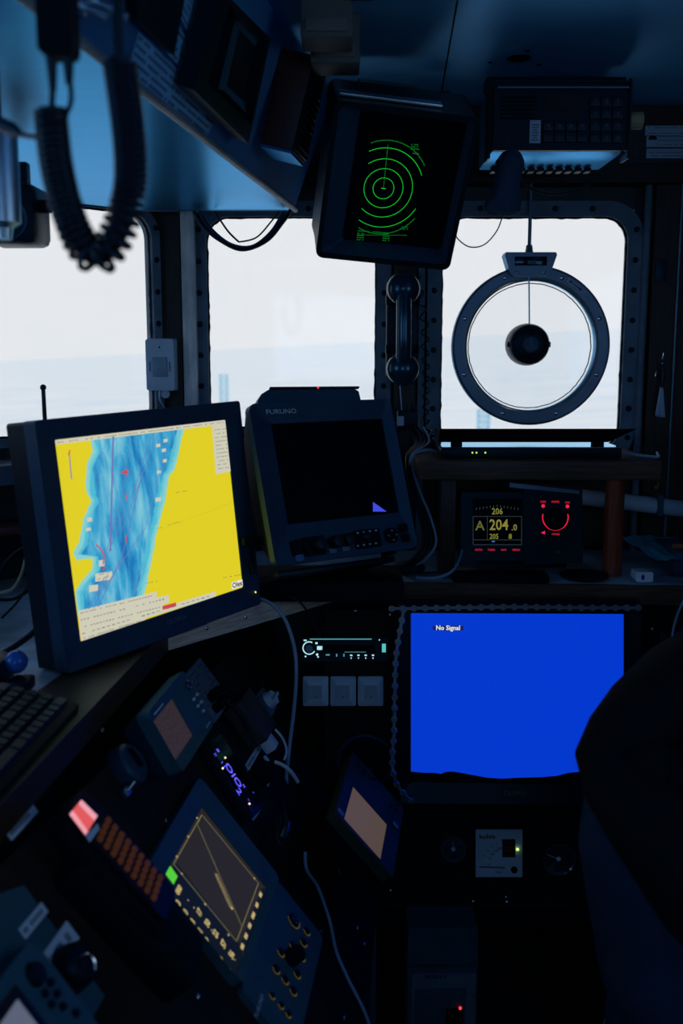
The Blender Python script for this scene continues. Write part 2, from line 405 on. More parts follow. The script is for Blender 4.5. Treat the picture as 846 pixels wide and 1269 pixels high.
# ceiling panel joint and the hole cut for a missing lamp
sj0, sj1 = PZ(540, 0, ZC), PZ(547, 112, ZC)
mb = MB(); mb.cyl(sj0 + Vector((-.02, -1.0, 0.001)), sj1 + Vector((0.002, .03, 0.001)), 0.0022, n=6); part('joint', mb, m_flat, c_o)
hc = PZ(643, 72, ZC)
mb = MB(); mb.lathe([(0.020, -0.002), (0.024, 0.0005)], c=(hc.x, hc.y, ZC), n=28, axis='z')
part('lamp_hole', mb, m_flat, c_o, label='dark round hole in the ceiling')
for i, q in enumerate(((607, 77), (653, 63), (668, 80))):
    v = PZ(*q, ZC); part('screw_hole', MB().lathe([(0.0035, -0.0015), (0.005, 0.0005)], c=(v.x, v.y, ZC), n=12, axis='z'), m_flat, c_o)

# wooden posts and trims between the windows
def board(name, x0, x1, z0, z1, y0, y1, m, b=0.002): return struct(name, MB().box(((x0 + x1) / 2, (y0 + y1) / 2, (z0 + z1) / 2), (x1 - x0, y1 - y0, z1 - z0), b), m)
yf = YW - 0.03
ZP = P(423, 229, yf).z
board('trim_1', P(187, 400, yf).x, P(225, 400, yf).x, 1.1, ZP, yf, YW + 0.02, m_woodd)
board('trim_2', P(226, 400, yf - .006).x, P(243, 400, yf - .006).x, 1.1, ZP, yf - 0.006, YW + 0.02, m_mull)
board('trim_3', P(488, 400, yf).x, P(516, 400, yf).x, 1.1, ZP, yf, YW + 0.02, m_woodd)
board('trim_4', P(518, 400, yf - .004).x, P(526, 400, yf - .004).x, 1.1, ZP, yf - 0.004, YW + 0.02, m_frame)
mb = MB(); xx = P(797, 400, yf).x; mb.cyl((xx, yf + .004, 1.1), (xx, yf + .004, ZP), 0.0085, n=16); struct('trim_5', mb, m_frame, smooth=True)
board('trim_6', P(804, 400, yf).x, P(834, 400, yf).x, 1.1, ZP, yf - .01, YW + 0.02, m_woodd)
board('trim_7', P(838, 400, yf).x, 1.15, 1.1, ZP, yf, YW + 0.02, m_woodd)
mb = MB(); xx = P(836, 400, yf).x; mb.cyl((xx, yf - .006, 1.1), (xx, yf - .006, ZP), 0.004, n=12); struct('trim_8', mb, m_ring, smooth=True)
# header above the windows: wooden rail, then a mottled fabric strip up to the ceiling
board('trim_9', -0.40, 1.15, P(423, 228, yf).z, P(423, 204, yf).z, yf - .014, YW + .02, m_woodh)
m_mott = mat('mottled_strip', (0.045, 0.06, 0.075), 0.85, var=0.5, scale=160)
board('trim_10', -0.40, 1.15, P(423, 203, yf).z, P(423, 158, yf).z, yf, YW + .02, m_mott)
board('trim_11', -0.40, 1.15, P(423, 156, yf).z, ZC, yf - .01, YW + .02, m_woodd)
# sill ledge below the windows
board('trim_12', 0.17, 1.15, 1.13, zb3 - 0.045, YW - 0.012, YW + .02, m_woodh)
board('trim_13', -0.40, 0.15, 1.13, zb - 0.045, YW - 0.012, YW + .02, m_woodh)
o = board('trim_14', -1.40, 0.0, lzb - 0.085, lzb - 0.045, -0.10, 0.02, m_grey); o.matrix_world = LM
o = board('trim_15', -1.40, 0.0, lzb - 0.20, lzb - 0.185, -0.16, 0.02, m_woodh); o.matrix_world = LM

# ------------------------------------------------------------------ consoles: desk top, slanted side panel, front panel
ZD = 1.13
dA, dB, dC, dD = (0.72, 1.983), (-0.017, 2.027), (-0.311, 1.669), (-0.368, 1.0)
m_desk = mat('worn_blue_worktop', (0.34, 0.52, 0.72), 0.38, var=0.45, scale=9, bump=0.6, bscale=40)
dE = (-0.38, 0.75)
desk = thing('worktop', 'worn worktop running under the windows and down the left side', 'worktop')
LW = (XL + 0.04, YL)
a1 = LM @ Vector((0.0, -0.01, 0)); a2 = LM @ Vector((-1.43, -0.01, 0))
poly = [(1.14, 1.96), dB, dC, dD, dE, (-1.34, 0.75), (a2.x + .01, a2.y), (a1.x, a1.y - .02), (-0.40, YW - .02), (1.14, YW - .02)]
part('top', MB().prism(poly, ZD - 0.034, ZD, axis='z'), m_desk, desk, smooth=False)
def edge_strip(name, a, b, m, t=0.012, z0=ZD - 0.036, z1=ZD + 0.004, off=0.0):
    a = Vector((*a, 0)); b = Vector((*b, 0)); d = (b - a).normalized(); n = Vector((d.y, -d.x, 0))
    if n.dot(Vector((0.3, -1, 0))) < 0: n = -n
    q = [a, b, b + n * t, a + n * t]
    part(name, MB().prism([(p.x, p.y) for p in q], z0, z1, axis='z'), m, desk, smooth=False)
edge_strip('edge_board', (1.14, 1.96), dB, wood('brown_edge_wood', (0.05, 0.034, 0.025), (0.10, 0.066, 0.050), 0.5))
edge_strip('edge_board', dB, dC, m_ply)
edge_strip('edge_board', dC, dD, m_woodh)
edge_strip('edge_board', dD, dE, m_woodh)
# dark varnished border of the worktop behind the plywood edge
bw = [(-0.311, 1.669), (-0.368, 1.0), (-0.38, 0.75), (-0.50, 0.75), (-0.435, 1.30), (-0.40, 1.50), (-0.36, 1.66)]
part('dark_border', MB().prism(bw, ZD, ZD + 0.0025, axis='z'), m_woodh, desk, smooth=False)
sb = Matrix.Identity(4)
for (px, py) in ((283, 757), (237, 771)):
    v = PZ(px, py + 3, ZD - 0.016)
    d = (Vector((*dC, 0)) - Vector((*dB, 0))).normalized(); ang = math.atan2(-d.y, -d.x)
    o = bpy.data.objects.new('screw', SCREW); col.objects.link(o); o.parent = desk
    t_ = (Vector((v.x, v.y, 0)) - Vector((*dB, 0))).dot(d); pt = Vector((*dB, 0)) + d * t_ + Vector((-d.y, d.x, 0)) * 0.013
    o.matrix_local = Matrix.Translation((pt.x, pt.y, ZD - 0.016)) @ Matrix.Rotation(ang, 4, 'Z')

E0 = Vector((-0.300, 1.642, 1.092)); YAW = R(7); TL_ = R(54)
px_ = Vector((math.sin(YAW), math.cos(YAW), 0)); pz_ = -Vector((math.cos(TL_) * px_.y, -math.cos(TL_) * px_.x, -math.sin(TL_))); py_ = pz_.cross(px_)
MP = Matrix(((px_.x, py_.x, pz_.x, E0.x), (px_.y, py_.y, pz_.y, E0.y), (px_.z, py_.z, pz_.z, E0.z), (0, 0, 0, 1)))
side = thing('side_console', 'sloping dark veneer console panel below the left worktop edge', 'console', MP)
pp = [(-1.2, 0.0)] + [(v.x, min(0, v.z)) for v in (loc(MP, 330, 768), loc(MP, 468, 1105), loc(MP, 456, 1269), loc(MP, 450, 1420))] + [(-1.2, -0.95)]
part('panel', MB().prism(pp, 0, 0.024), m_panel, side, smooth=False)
ep = [(v.x, v.z) for v in (loc(MP, -30, 1118), loc(MP, 28, 1098), loc(MP, 128, 1235), loc(MP, 75, 1330), loc(MP, -60, 1330))]
part('equipment_plate', MB().prism(ep, -0.002, 0.001), m_dev, side, smooth=False, label='navy equipment plate')
scr_px = [(133, 850), (127, 905), (313, 873), (306, 955), (385, 1165), (443, 1150), (452, 1170), (398, 1155), (427, 1262), (246, 1235), (206, 1017), (318, 1055), (153, 1086), (283, 1153), (195, 815)]
screws(side, Matrix.Identity(4), [(loc(MP, *q).x, loc(MP, *q).z) for q in scr_px], 0.0)

CP = pose((0.345, 1.945, 0.932), (-8.6, 0, 0))
front = thing('front_console', 'near-black upright console front below the worktop', 'console', CP)
zt_ = 0.157; zmid = loc(CP, 600, 1127).z
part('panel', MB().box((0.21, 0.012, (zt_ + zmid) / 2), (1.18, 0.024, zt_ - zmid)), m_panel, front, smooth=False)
mb = MB(); mb.box((0.21, 0.35, -0.62), (1.17, 0.02, 0.7)); part('recess_back', mb, m_flat, front, smooth=False)
mb = MB(); mb.box((0.21, 0.10, zmid - 0.012), (1.18, 0.22, 0.02)); part('recess_top', mb, m_flat, front, smooth=False)
xs_ = loc(CP, 462, 1150).x
part('recess_side', MB().box((xs_ - .11, 0.02, -0.58), (0.22, 0.03, 0.45)), m_panel, front, smooth=False)
x0_, x1_ = loc(CP, 452, 1230).x, loc(CP, 466, 1230).x
part('metal_strip', MB().box(((x0_ + x1_) / 2, -0.002, -0.62), (x1_ - x0_, 0.01, 0.30), .002), m_dev, front, label='pale metal strip')
x0_ = loc(CP, 446, 1230).x
part('metal_strip', MB().box((x0_, -0.002, -0.62), (0.003, 0.01, 0.30)), m_dev, front)
screws(front, Matrix.Identity(4), [(loc(CP, *q).x, loc(CP, *q).z) for q in ((440, 757), (484, 762), (808, 780), (627, 1112), (484, 1104), (586, 1117), (766, 810), (628, 1118))], 0.0)

# ------------------------------------------------------------------ chart monitor
def quadp(mb, M, pts, y): mb.poly([tuple(loc(M, a, b, y)) for a, b in pts])
CM = pose((-0.297, 1.600, 1.331), (-5.5, -1.4, 55.6))
chart = thing('chart_monitor', 'wide black-bezel monitor showing a yellow and blue sea chart, on the left worktop', 'monitor', CM)
tl, br = loc(CM, 50.7, 526, -.004), loc(CM, 315, 740.6, -.004)
W, H = 0.450, 0.372
cz = -0.004
part('bezel', MB().ring(rrect(W, H, 0.006, 0, cz), rrect(0.377, 0.302, 0.002), -0.006, 0.02, 0.0), m_plastic, chart)
mb = MB(); mb.ring(rrect(W - .002, H - .002, 0.006, 0, cz), rrect(W - 0.03, H - .03, .004, 0, cz), 0.02, 0.06); mb.box((0, 0.05, cz), (W - 0.012, 0.03, H - 0.012), 0.004); mb.box((0, 0.085, -.02), (0.26, 0.05, 0.22), 0.01)
part('back_case', mb, m_black, chart)
mb = MB(); mb.box((0, 0.13, -0.12), (0.07, 0.05, 0.16), 0.004); mb.box((0, 0.11, -0.195), (0.22, 0.18, 0.012), 0.004); part('stand', mb, m_black, chart)
def water():
    m = bpy.data.materials.new('chart_water'); m.use_nodes = True; t = m.node_tree; b = t.nodes['Principled BSDF']
    co = t.nodes.new('ShaderNodeTexCoord'); mp = t.nodes.new('ShaderNodeMapping'); mp.inputs['Rotation'].default_value = (0, R(-14), 0); mp.inputs['Scale'].default_value = (26, 1, 7)
    nz = t.nodes.new('ShaderNodeTexNoise'); nz.inputs['Scale'].default_value = 1.0; nz.inputs['Detail'].default_value = 8; nz.inputs['Roughness'].default_value = 0.62; nz.inputs['Distortion'].default_value = .5
    r = t.nodes.new('ShaderNodeValToRGB'); cr = r.color_ramp
    cr.elements[0].position = 0.38; cr.elements[0].color = (0.010, 0.16, 0.45, 1); cr.elements[1].position = 0.66; cr.elements[1].color = (0.26, 0.62, 0.70, 1)
    e_ = cr.elements.new(0.5); e_.color = (0.045, 0.36, 0.62, 1)
    t.links.new(co.outputs['Object'], mp.inputs[0]); t.links.new(mp.outputs[0], nz.inputs['Vector']); t.links.new(nz.outputs['Fac'], r.inputs[0])
    t.links.new(r.outputs[0], b.inputs['Emission Color']); b.inputs['Emission Strength'].default_value = 1.0; b.inputs['Base Color'].default_value = (0.01, .01, .01, 1)
    b.inputs['Roughness'].default_value = .4
    return m
def screen_part(par, mb, m, name='screen_image', **k): return part(name, mb, m, par, smooth=False, **k)
m_chy = glow('chart_land_yellow', (0.74, 0.62, 0.018)); m_chp = glow('chart_shallows', (0.24, 0.62, 0.62)); m_chw = water()
m_chm = glow('chart_menu_cream', (0.62, 0.60, 0.47)); m_chv = glow('chart_track_violet', (0.16, 0.17, 0.45)); m_chr = glow('chart_red', (0.6, 0.06, 0.08)); m_chd = glow('chart_ink', (0.10, 0.10, 0.09)); m_chwht = glow('chart_white', (0.8, 0.8, 0.78))
part('screen', MB().box((0, 0.004, 0), (0.378, 0.004, 0.303)), m_chy, chart, smooth=False, label='lit yellow chart screen')
LC = [(111, 541), (115, 558), (107, 577), (106, 606), (113, 621), (103, 644), (98, 672), (91, 685), (95, 694), (115, 692), (114, 706), (103, 718), (93, 732)]
RC = [(228, 528), (223, 555), (217, 580), (210, 590), (204, 623), (198, 645), (194, 660), (188, 694), (183, 718), (177, 742)]
def rough(pl, a=0.8):
    o_ = []
    for i in range(len(pl) - 1):
        for k in range(6):
            t = k / 6; o_.append((pl[i][0] + (pl[i + 1][0] - pl[i][0]) * t + random.uniform(-a, a), pl[i][1] + (pl[i + 1][1] - pl[i][1]) * t + random.uniform(-a, a) * .5))
    return o_ + [pl[-1]]
rl, rr_ = rough(LC), rough(RC)
mb = MB()
def strip(mb, L, Rr, n, y):   # fill between two coast polylines
    def at(pl, t):
        q = t * (len(pl) - 1); i = min(int(q), len(pl) - 2); f = q - i; return (pl[i][0] * (1 - f) + pl[i + 1][0] * f, pl[i][1] * (1 - f) + pl[i + 1][1] * f)
    for k in range(n):
        a, b = at(L, k / n), at(L, (k + 1) / n); c, d = at(Rr, (k + 1) / n), at(Rr, k / n); quadp(mb, CM, [a, b, c, d], y)
Lfull = rl + [(97, 763)]; strip(mb, Lfull, rr_ + [(176, 745)], 110, 0.0016); screen_part(chart, mb, m_chp)
for lay, (ins, yl, m_l) in enumerate(((3, .0015, glow('chart_band_a', (.16, .56, .64))), (6, .0014, glow('chart_band_b', (.08, .49, .65))), (10, .0012, m_chw))):
    jit = random.Random(20 + lay); L2 = [(p[0] + ins + jit.uniform(-1.5, 1.5), p[1] + 2) for p in LC] + [(97 + ins * .7, 762)]; R2 = [(p[0] - ins + jit.uniform(-1.5, 1.5), p[1]) for p in RC] + [(177 - ins, 746)]
    L2[8] = (99 + ins, 688); L2[9] = (115 + ins * .7, 690); L2[10] = (114 + ins, 708)
    mb = MB(); strip(mb, rough(L2, 1.2), rough(R2, 1.2), 90, yl); screen_part(chart, mb, m_l)
def cq(name, pts, y=.0008): mb = MB(); quadp(mb, CM, pts, y); return screen_part(chart, mb, m_chm, name)
cq('menu_bar', [(68.3, 545.5), (279, 520), (280, 525.5), (69, 551)]); cq('side_panel', [(262.5, 527.5), (280, 525.3), (286, 584), (267.5, 588)])
for (xa, ya, xb, yb, h) in ((97, 757, 194, 733, 8.5), (98, 765, 209, 737, 9.5), (99, 774, 203, 747, 9.5), (99.3, 783, 267, 733, 7), (100, 790, 180, 765, 5)):
    cq('menu_row', [(xa, ya), (xb, yb), (xb + .6, yb + h), (xa + .6, ya + h)])
for (x, y, ww, hh) in ((205, 546, 5, 4), (196, 552, 5, 4), (203, 558, 5, 4), (204, 571, 5, 4), (197, 585, 5, 4), (196, 619, 7, 5), (111, 644, 6, 5), (109.5, 656, 6, 4), (126, 698, 7, 8), (128.5, 714.5, 21, 10), (116, 729, 11, 8)):
    cq('name_tag', [(x - ww / 2, y - hh / 2 + ww * .07), (x + ww / 2, y - hh / 2 - ww * .07), (x + ww / 2, y + hh / 2 - ww * .07), (x - ww / 2, y + hh / 2 + ww * .07)], .0006)
mb = MB()
for a, b, wd in (((140.5, 541), (137, 683), 2.6), ((195, 539), (150, 660), 0.8), ((186, 541), (172, 590), 0.8), ((175, 592), (152, 688), 1.2), ((152, 688), (122, 752), 1.2), ((137, 655), (150, 640), .8), ((125, 735), (180, 655), .8), ((180, 655), (205, 560), .6), ((110, 755), (130, 715), 1.0), ((116, 755), (134, 712), .8), ((162, 545), (150, 620), .6), ((150, 620), (130, 690), .8), ((128, 700), (172, 592), .7), ((86, 562), (89, 594), 1.4), ((128, 560), (120, 600), .5), ((178, 697), (165, 735), .6), ((181, 697), (167, 737), .6)):
    la, lb = loc(CM, *a, 0), loc(CM, *b, 0); line(mb, (la.x, la.z), (lb.x, lb.z), wd * 0.0013, 0.0005)
screen_part(chart, mb, m_chv, 'track_lines', kind='stuff')
mb = MB(); la, lb = loc(CM, 86, 561, 0), loc(CM, 86, 565, 0)
for q in (((128, 699), (129, 688)), ((129, 688), (125, 680)), ((125, 680), (119, 675)), ((127, 706), (131, 703)), ((85, 564), (87, 558)), ((154, 586), (158, 582)), ((154, 582), (158, 590)), ((150, 586), (160, 585)), ((158, 612), (156, 620)), ((156, 664), (157, 672))):
    la, lb = loc(CM, *q[0], 0), loc(CM, *q[1], 0); line(mb, (la.x, la.z), (lb.x, lb.z), 0.0022, 0.0004)
quadp(mb, CM, [(201, 751), (218, 746.5), (218.5, 751), (201.5, 756)], 0.0004)
screen_part(chart, mb, m_chr, 'red_marks', kind='stuff')
# fine print as ticks of ink
mb = MB()
def ticks(a, b, n, h=1.6, fill=.6, rr=0.25):
    for i in range(n):
        if random.random() < rr: continue
        t0 = i / n; t1 = (i + fill) / n; la = loc(CM, a[0] + (b[0] - a[0]) * t0, a[1] + (b[1] - a[1]) * t0, 0); lb = loc(CM, a[0] + (b[0] - a[0]) * t1, a[1] + (b[1] - a[1]) * t1, 0)
        line(mb, (la.x, la.z), (lb.x, lb.z), h * 0.0009 * random.uniform(.6, 1), 0.0003)
ticks((71, 548.5), (278, 523), 70)
for k in range(11): ticks((266 + k * .4, 533 + k * 4.8), (281 + k * .35, 531 + k * 4.8), 6)
for (xa, ya, xb, yb) in ((100, 760, 190, 738), (100, 768.5, 205, 742), (101, 777.5, 200, 752), (102, 785.5, 262, 738), (104, 791, 175, 769)): ticks((xa, ya), (xb, yb), 26)
ticks((121, 713), (136, 709), 7); ticks((121, 718), (136, 714), 7); ticks((215, 611), (232, 608), 6); ticks((195, 655), (224, 646), 9, 1.2); ticks((180, 723), (196, 720), 6, 1.2); ticks((277, 716), (299, 712), 8)
for q in range(40):
    t0 = q / 40; la = loc(CM, 190 + 100 * t0, 660 - 38 * t0, 0); rectp(mb, la.x, la.z, .0009, .0006, .0003)
screen_part(chart, mb, m_chd, 'fine_print', kind='stuff')
mb = MB(); quadp(mb, CM, [(287, 722), (300.2, 718), (300.8, 726), (287.6, 730.5)], 0.0004); screen_part(chart, mb, m_chwht)
q = loc(CM, 294, 724.3, 0); screen_part(chart, MB().text('Olex', 0.0135, q.x, q.z, 0.0001, bold=.0003), m_ink, 'logo_text')
q = loc(CM, 217, 768, -.003); screen_part(chart, MB().text('OLORIN', 0.012, q.x, q.z, -0.0062), m_grey, 'logo_text')
q = loc(CM, 313, 718, -.006); screen_part(chart, MB().lathe([(0.0, -.0072), (.0016, -.0070), (.0018, -.006)], c=(W / 2 - .012, 0, -.165), n=10), glow('led_amber', (1, .75, .1), 1.5), 'power_light')

# ------------------------------------------------------------------ radar display with dark screen (desk, centre)
FM = pose((-0.009, 1.842, 1.388), (-18.3, -0.2, 33.0))
fu = thing('radar_display', 'navy radar display with a blank dark screen, standing right of the chart monitor', 'display', FM)
cs = [loc(FM, 297, 504.5, -.01), loc(FM, 484, 492, -.01), loc(FM, 513, 677, -.01), loc(FM, 350, 701, -.01)]
sc = [loc(FM, 334.7, 527.4), loc(FM, 472.8, 517.2), loc(FM, 494, 637.5), loc(FM, 356.4, 648.6)]
x0, x1 = -0.168, (cs[1].x + cs[2].x) / 2; z1 = (cs[0].z + cs[1].z) / 2; z0 = min(cs[2].z, cs[3].z)
W, H = x1 - x0, z1 - z0; cx, cz = (x0 + x1) / 2, (z0 + z1) / 2
part('bezel', MB().ring(rrect(W, H, 0.014, cx, cz), rrect(0.246, 0.185, 0.003), -0.014, 0.004, -0.002), m_plastic, fu)
mb = MB(); mb.prism(rrect(W - .004, H - .004, .014, cx, cz), 0.007, 0.10, top=rrect(W - .07, H - .06, .03, cx, cz)); mb.box((cx, 0.15, cz), (W - .1, .1, H - .1), .01)
part('back_case', mb, m_flat, fu)
part('screen', MB().box((0, 0.004, 0), (0.25, 0.004, 0.19)), m_gloss, fu, smooth=False)
mb = MB(); quadp(mb, FM, [(462, 622), (462, 634), (479, 634)], 0.0015); screen_part(fu, mb, glow('blue_cursor', (0.05, 0.07, 0.75)), label='small blue triangle on the screen')
q = loc(FM, 348, 510.5, -.012); screen_part(fu, MB().text('FURUNO', 0.0125, q.x, q.z, -0.0138, sx=1.25), m_white, 'logo_text')
q = loc(FM, 432, 654, -.012)
def fbox(name, m, a, wpx, hpx, r=.004, y0=-.012, d=.004):
    q = loc(FM, *a, -.01); k = 1.842 / F; return part(name, MB().prism(rrect(wpx * k * 1.15, hpx * k * 1.05, r, q.x, q.z), y0 - d, y0 + .002), m, fu)
# raised control strip
fbox('key', m_flat, (366, 680), 11, 19); fbox('key', mat('power_key_blue', (.05, .12, .35), .4), (369, 692), 9, 7, .003, d=.006)
fbox('key_pad', m_flat, (388, 677), 26, 22)
for a in ((392, 676), (413, 672.5), (427, 670)):
    q = loc(FM, *a, -.01); part('knob', MB().lathe([(0.0, -.034), (.010, -.033), (.0115, -.030), (.0125, -.012)], c=(q.x, 0, q.z), n=24), m_black, fu)
fbox('key', m_grey, (411, 683), 9, 5, .002, d=.003); fbox('key', m_grey, (427, 680.5), 9, 5, .002, d=.003)
fbox('key_pad', m_flat, (454, 668), 33, 22)
q = loc(FM, 452, 666, -.01); part('trackball', MB().sph((q.x, -.012, q.z), .012), m_black, fu)
for i in range(8):
    a = (443 + (i % 4) * 7.5, 660.5 + (i // 4) * 16 - (i % 4) * 1.1); q = loc(FM, *a, -.017); part('key', MB().box((q.x, -.0175, q.z), (.0035, .002, .0025)), m_white, fu, smooth=False)
q = loc(FM, 483.5, 664, -.01); part('direction_pad', MB().lathe([(0.0, -.018), (.0125, -.018), (.0145, -.016), (.015, -.012)], c=(q.x, 0, q.z), n=24), m_flat, fu)
for dx_, dz_ in ((0, .009), (0, -.009), (.009, 0), (-.009, 0)): part('key', MB().box((q.x + dx_, -.0185, q.z + dz_), (.002, .001, .002)), m_white, fu, smooth=False)
fbox('key', m_flat, (498, 655), 11, 11, .004); fbox('key', m_flat, (501, 667), 10, 10, .004)
# yoke stand
mb = MB(); mb.box((cx, 0.10, z0 - .012), (.26, .14, .012), .003)
for s_ in (-1, 1): mb.box((cx + s_ * (W / 2 + .004), .09, cz - .06), (.006, .05, H * .6), .002)
part('stand', mb, m_black, fu)
q = loc(FM, 329, 705, -.01); part('stand_knob', MB().lathe([(0, -.022), (.007, -.021), (.009, -.012), (.009, .04)], c=(x0 - .002, .05, cz - .09), n=16, axis='x'), m_flat, fu)
base = P(420, 735, 1.93); solo('equipment_base', MB().box((-0.03, 1.93, ZD + .022), (0.30, 0.16, .04), .006, M=None), m_flat, 'flat black plinth under the radar display', 'base')

# display seen from the back edge above the radar display
b2 = pose(P(381, 505, 2.12), (-12, 0, 12)); k = 2.12 / F
uu = thing('second_display', 'black display with a sloping hood, standing behind the radar display, only its top showing', 'display', b2)
pf = [(-.115, -.19), (-.108, .012), (-.10, .026), (-.085, .035), (.095, .038), (.108, .030), (.112, .01), (.112, -.19)]
part('case', MB().prism(pf, -.02, .06), m_plastic, uu)
part('hood_lip', MB().box((0.012, -.024, .037), (.19, .018, .004), .001), m_black, uu)
part('status_light', MB().sph((.018, -.033, .0365), .0022), glow('led_red', (1, .03, .05), 1.5), uu)

# ------------------------------------------------------------------ CRT radar hanging from the ceiling
RM = pose((0.093, 1.853, 1.901), (28.5, 4.9, 7.1))
ra = thing('hanging_radar', 'bulky black cathode-ray radar hanging from the ceiling, green range rings on screen', 'radar', RM)
W, H = 0.252, 0.278
part('hood', MB().ring(rrect(W, H, 0.014), rrect(W - .018, H - .018, 0.010), -0.03, 0.05, -0.03), m_black, ra)
mb = MB(); mb.ring(rrect(W - .018, H - .018, 0.010), rrect(W - .062, H - .045, 0.008, .018, 0), -0.026, .06, .008); part('hood_lining', mb, m_plastic, ra)
mb = MB(); mb.prism(rrect(W, H, .014), .05, .10, top=rrect(W + .004, H + .004, .014)); mb.prism(rrect(W + .004, H + .004, .014), .10, .27, top=rrect(W * .55, H * .5, .01, 0, .03)); part('case', mb, m_black, ra)
part('screen', MB().box((.018, 0.014, 0), (W - .06, 0.004, H - .043)), m_gloss, ra, smooth=False)
m_gr = glow('radar_green', (0.01, 0.62, 0.03)); m_gr2 = glow('radar_green_dim', (0.005, 0.22, 0.02))
YS = 0.011; c0 = loc(RM, 475, 233.5, YS)
pxs = loc(RM, 496, 233.5, YS).x - c0.x; pzs = c0.z - loc(RM, 475, 255, YS).z
xlo = loc(RM, 452, 235, YS).x - .003; xhi = loc(RM, 521, 235, YS).x
clip = lambda p: xlo - (0) < p[0] < xhi
mb = MB(); sxr = 1.0
for r_ in (11.5, 21.5, 32.0, 43.5): arc(mb, r_ * pzs / 21.5 * 1.13, .00045, 0, 360, YS, c0.x, c0.z, 72, (pxs / 21) / (pzs / 21.5), clip)
line(mb, (c0.x - .004, c0.z), (c0.x + .004, c0.z), .0012, YS)
screen_part(ra, mb, m_gr, 'range_rings')
mb = MB(); arc(mb, 51.5 * pzs / 21.5 * 1.13, .0004, 30, 125, YS, c0.x, c0.z, 40, .95, clip); arc(mb, 51.5 * pzs / 21.5 * 1.13, .0004, -125, 30, YS, c0.x, c0.z, 60, .95, clip)
a = loc(RM, 480.5, 179, YS); line(mb, (c0.x, c0.z), (a.x, a.z), .0006, YS)
for k_ in range(46):
    an = R(-120 + k_ * 5.2); rr0 = 51.5 * pzs / 21.5 * 1.13
    p0 = (c0.x + .95 * math.cos(an) * (rr0 - .0017), c0.z + math.sin(an) * (rr0 - .0017)); p1 = (c0.x + .95 * math.cos(an) * rr0, c0.z + math.sin(an) * rr0)
    if clip(p0): line(mb, p0, p1, .0006, YS)
def gtxt(px, py, rows, n, wpx=10, hp=2.6):
    for r_ in range(rows):
        for i in range(n):
            if random.random() < .2: continue
            q = loc(RM, px + i * wpx / n - r_ * .25, py + r_ * hp + i * .15, YS); rectp(mb, q.x, q.z, .0013, .0017, YS)
gtxt(510, 179, 3, 6, 11); gtxt(512, 190, 1, 5, 8); gtxt(498, 281, 2, 5, 8); gtxt(443, 289, 4, 5, 9); gtxt(475, 290, 4, 5, 9); gtxt(444, 286, 1, 20, 40)
a, b = loc(RM, 442, 291, YS), loc(RM, 504, 291.5, YS); line(mb, (a.x, a.z), (b.x, b.z), .0005, YS)
screen_part(ra, mb, m_gr2, 'screen_marks', kind='stuff')
mb = MB(); mb.box((0, .22, .08), (.12, .08, .06), .004); part('mounting_yoke', mb, m_black, ra)
# metal strip standing in for the highlight along the case's top edge
part('highlight_strip', MB().box((-.028, .004, H / 2 + .004), (.178, .022, .005), .001), m_metal, ra, label='thin strip standing in for the highlight on the top edge')
bb = pose(P(549, 128, 2.10), (0, 3, -6)); br_ = thing('ceiling_clamp', 'small black rounded clamp on the ceiling just right above the hanging radar', 'clamp', bb)
part('body', MB().box((0, .012, .0), (.034, .04, .048), .009), m_black, br_)
part('pin', MB().cyl((-.034, -.006, .004), (-.008, .004, .010), .007, n=16), m_plastic, br_)

# ------------------------------------------------------------------ radio under the ceiling, right
q = P(697, 143, 1.97); XM = pose(q, (0, 0, 0)); k = 1.97 / F
rd = thing('ceiling_radio', 'grey-black radio transceiver with keypad hung from the ceiling over the right window', 'radio', XM)
W, H, D = 162 * k, 79 * k, .21
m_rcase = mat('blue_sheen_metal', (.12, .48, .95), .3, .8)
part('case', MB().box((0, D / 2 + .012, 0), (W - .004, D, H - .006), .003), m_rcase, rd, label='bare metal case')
part('front_panel', MB().ring(rrect(W, H, .004), rrect(W - .008, H - .008, .003), 0, .014).box((0, .010, 0), (W - .006, .006, H - .006)), m_black, rd)
part('trim_line', MB().box((0, .001, H / 2 - .013), (W - .012, .004, .003)), m_ring, rd, smooth=False)
mb = MB()
for i in range(6): mb.box((-.083, .005, .034 - i * .0075), (.066, .004, .0025))
part('speaker_slots', mb, m_flat, rd, smooth=False)
q = loc(XM, 701, 128, .004); part('display_window', MB().box((q.x, .006, q.z), (50 * k, .003, 15 * k)), mat('radio_display', (.035, .016, .014), .2), rd, smooth=False)
m_key = mat('radio_key', (.010, .013, .018), .45)
KB = MB().box((0, 0, 0), (12 * k, .005, 11.5 * k), .001).mesh('key', m_key)
lab = {0: '123', 1: '456', 2: '789', 3: '*0#'}
for r_ in range(4):
    for c_ in range(3):
        q = loc(XM, 737 + c_ * 14, 126 + r_ * 15, .005); o = part('key', KB, None, rd, M=Matrix.Translation((q.x, .004, q.z)))
        part('key_digit', MB().text(lab[r_][c_], .010, 0, 0, -.0028), m_grey, o, smooth=False)
for r_ in range(2):
    for c_ in range(4):
        q = loc(XM, 679 + c_ * 14, 156 + r_ * 14, .005); o = part('key', KB, None, rd, M=Matrix.Translation((q.x, .004, q.z)))
        if r_ == 0: part('key_digit', MB().prism([(-.0028, -.002), (.0028, -.002), (0, .003)], -.0028, -.0025), m_grey, o, smooth=False)
q = loc(XM, 663, 163, .005)
st = part('sticker', MB().box((q.x, .0065, q.z), (13 * k, .001, 26 * k)), m_paper, rd, smooth=False, label='white printed sticker')
mb = MB()
for i in range(7): rectp(mb, q.x, q.z + .012 - i * .0045, .015 - (i % 3) * .003, .0014, .0058)
part('sticker_print', mb, m_ink, st, smooth=False)
mb = MB()
for i in range(11): mb.box((-.10 + i * .0195, .195, -H / 2 - .003), (.012, .03, .008), .001)
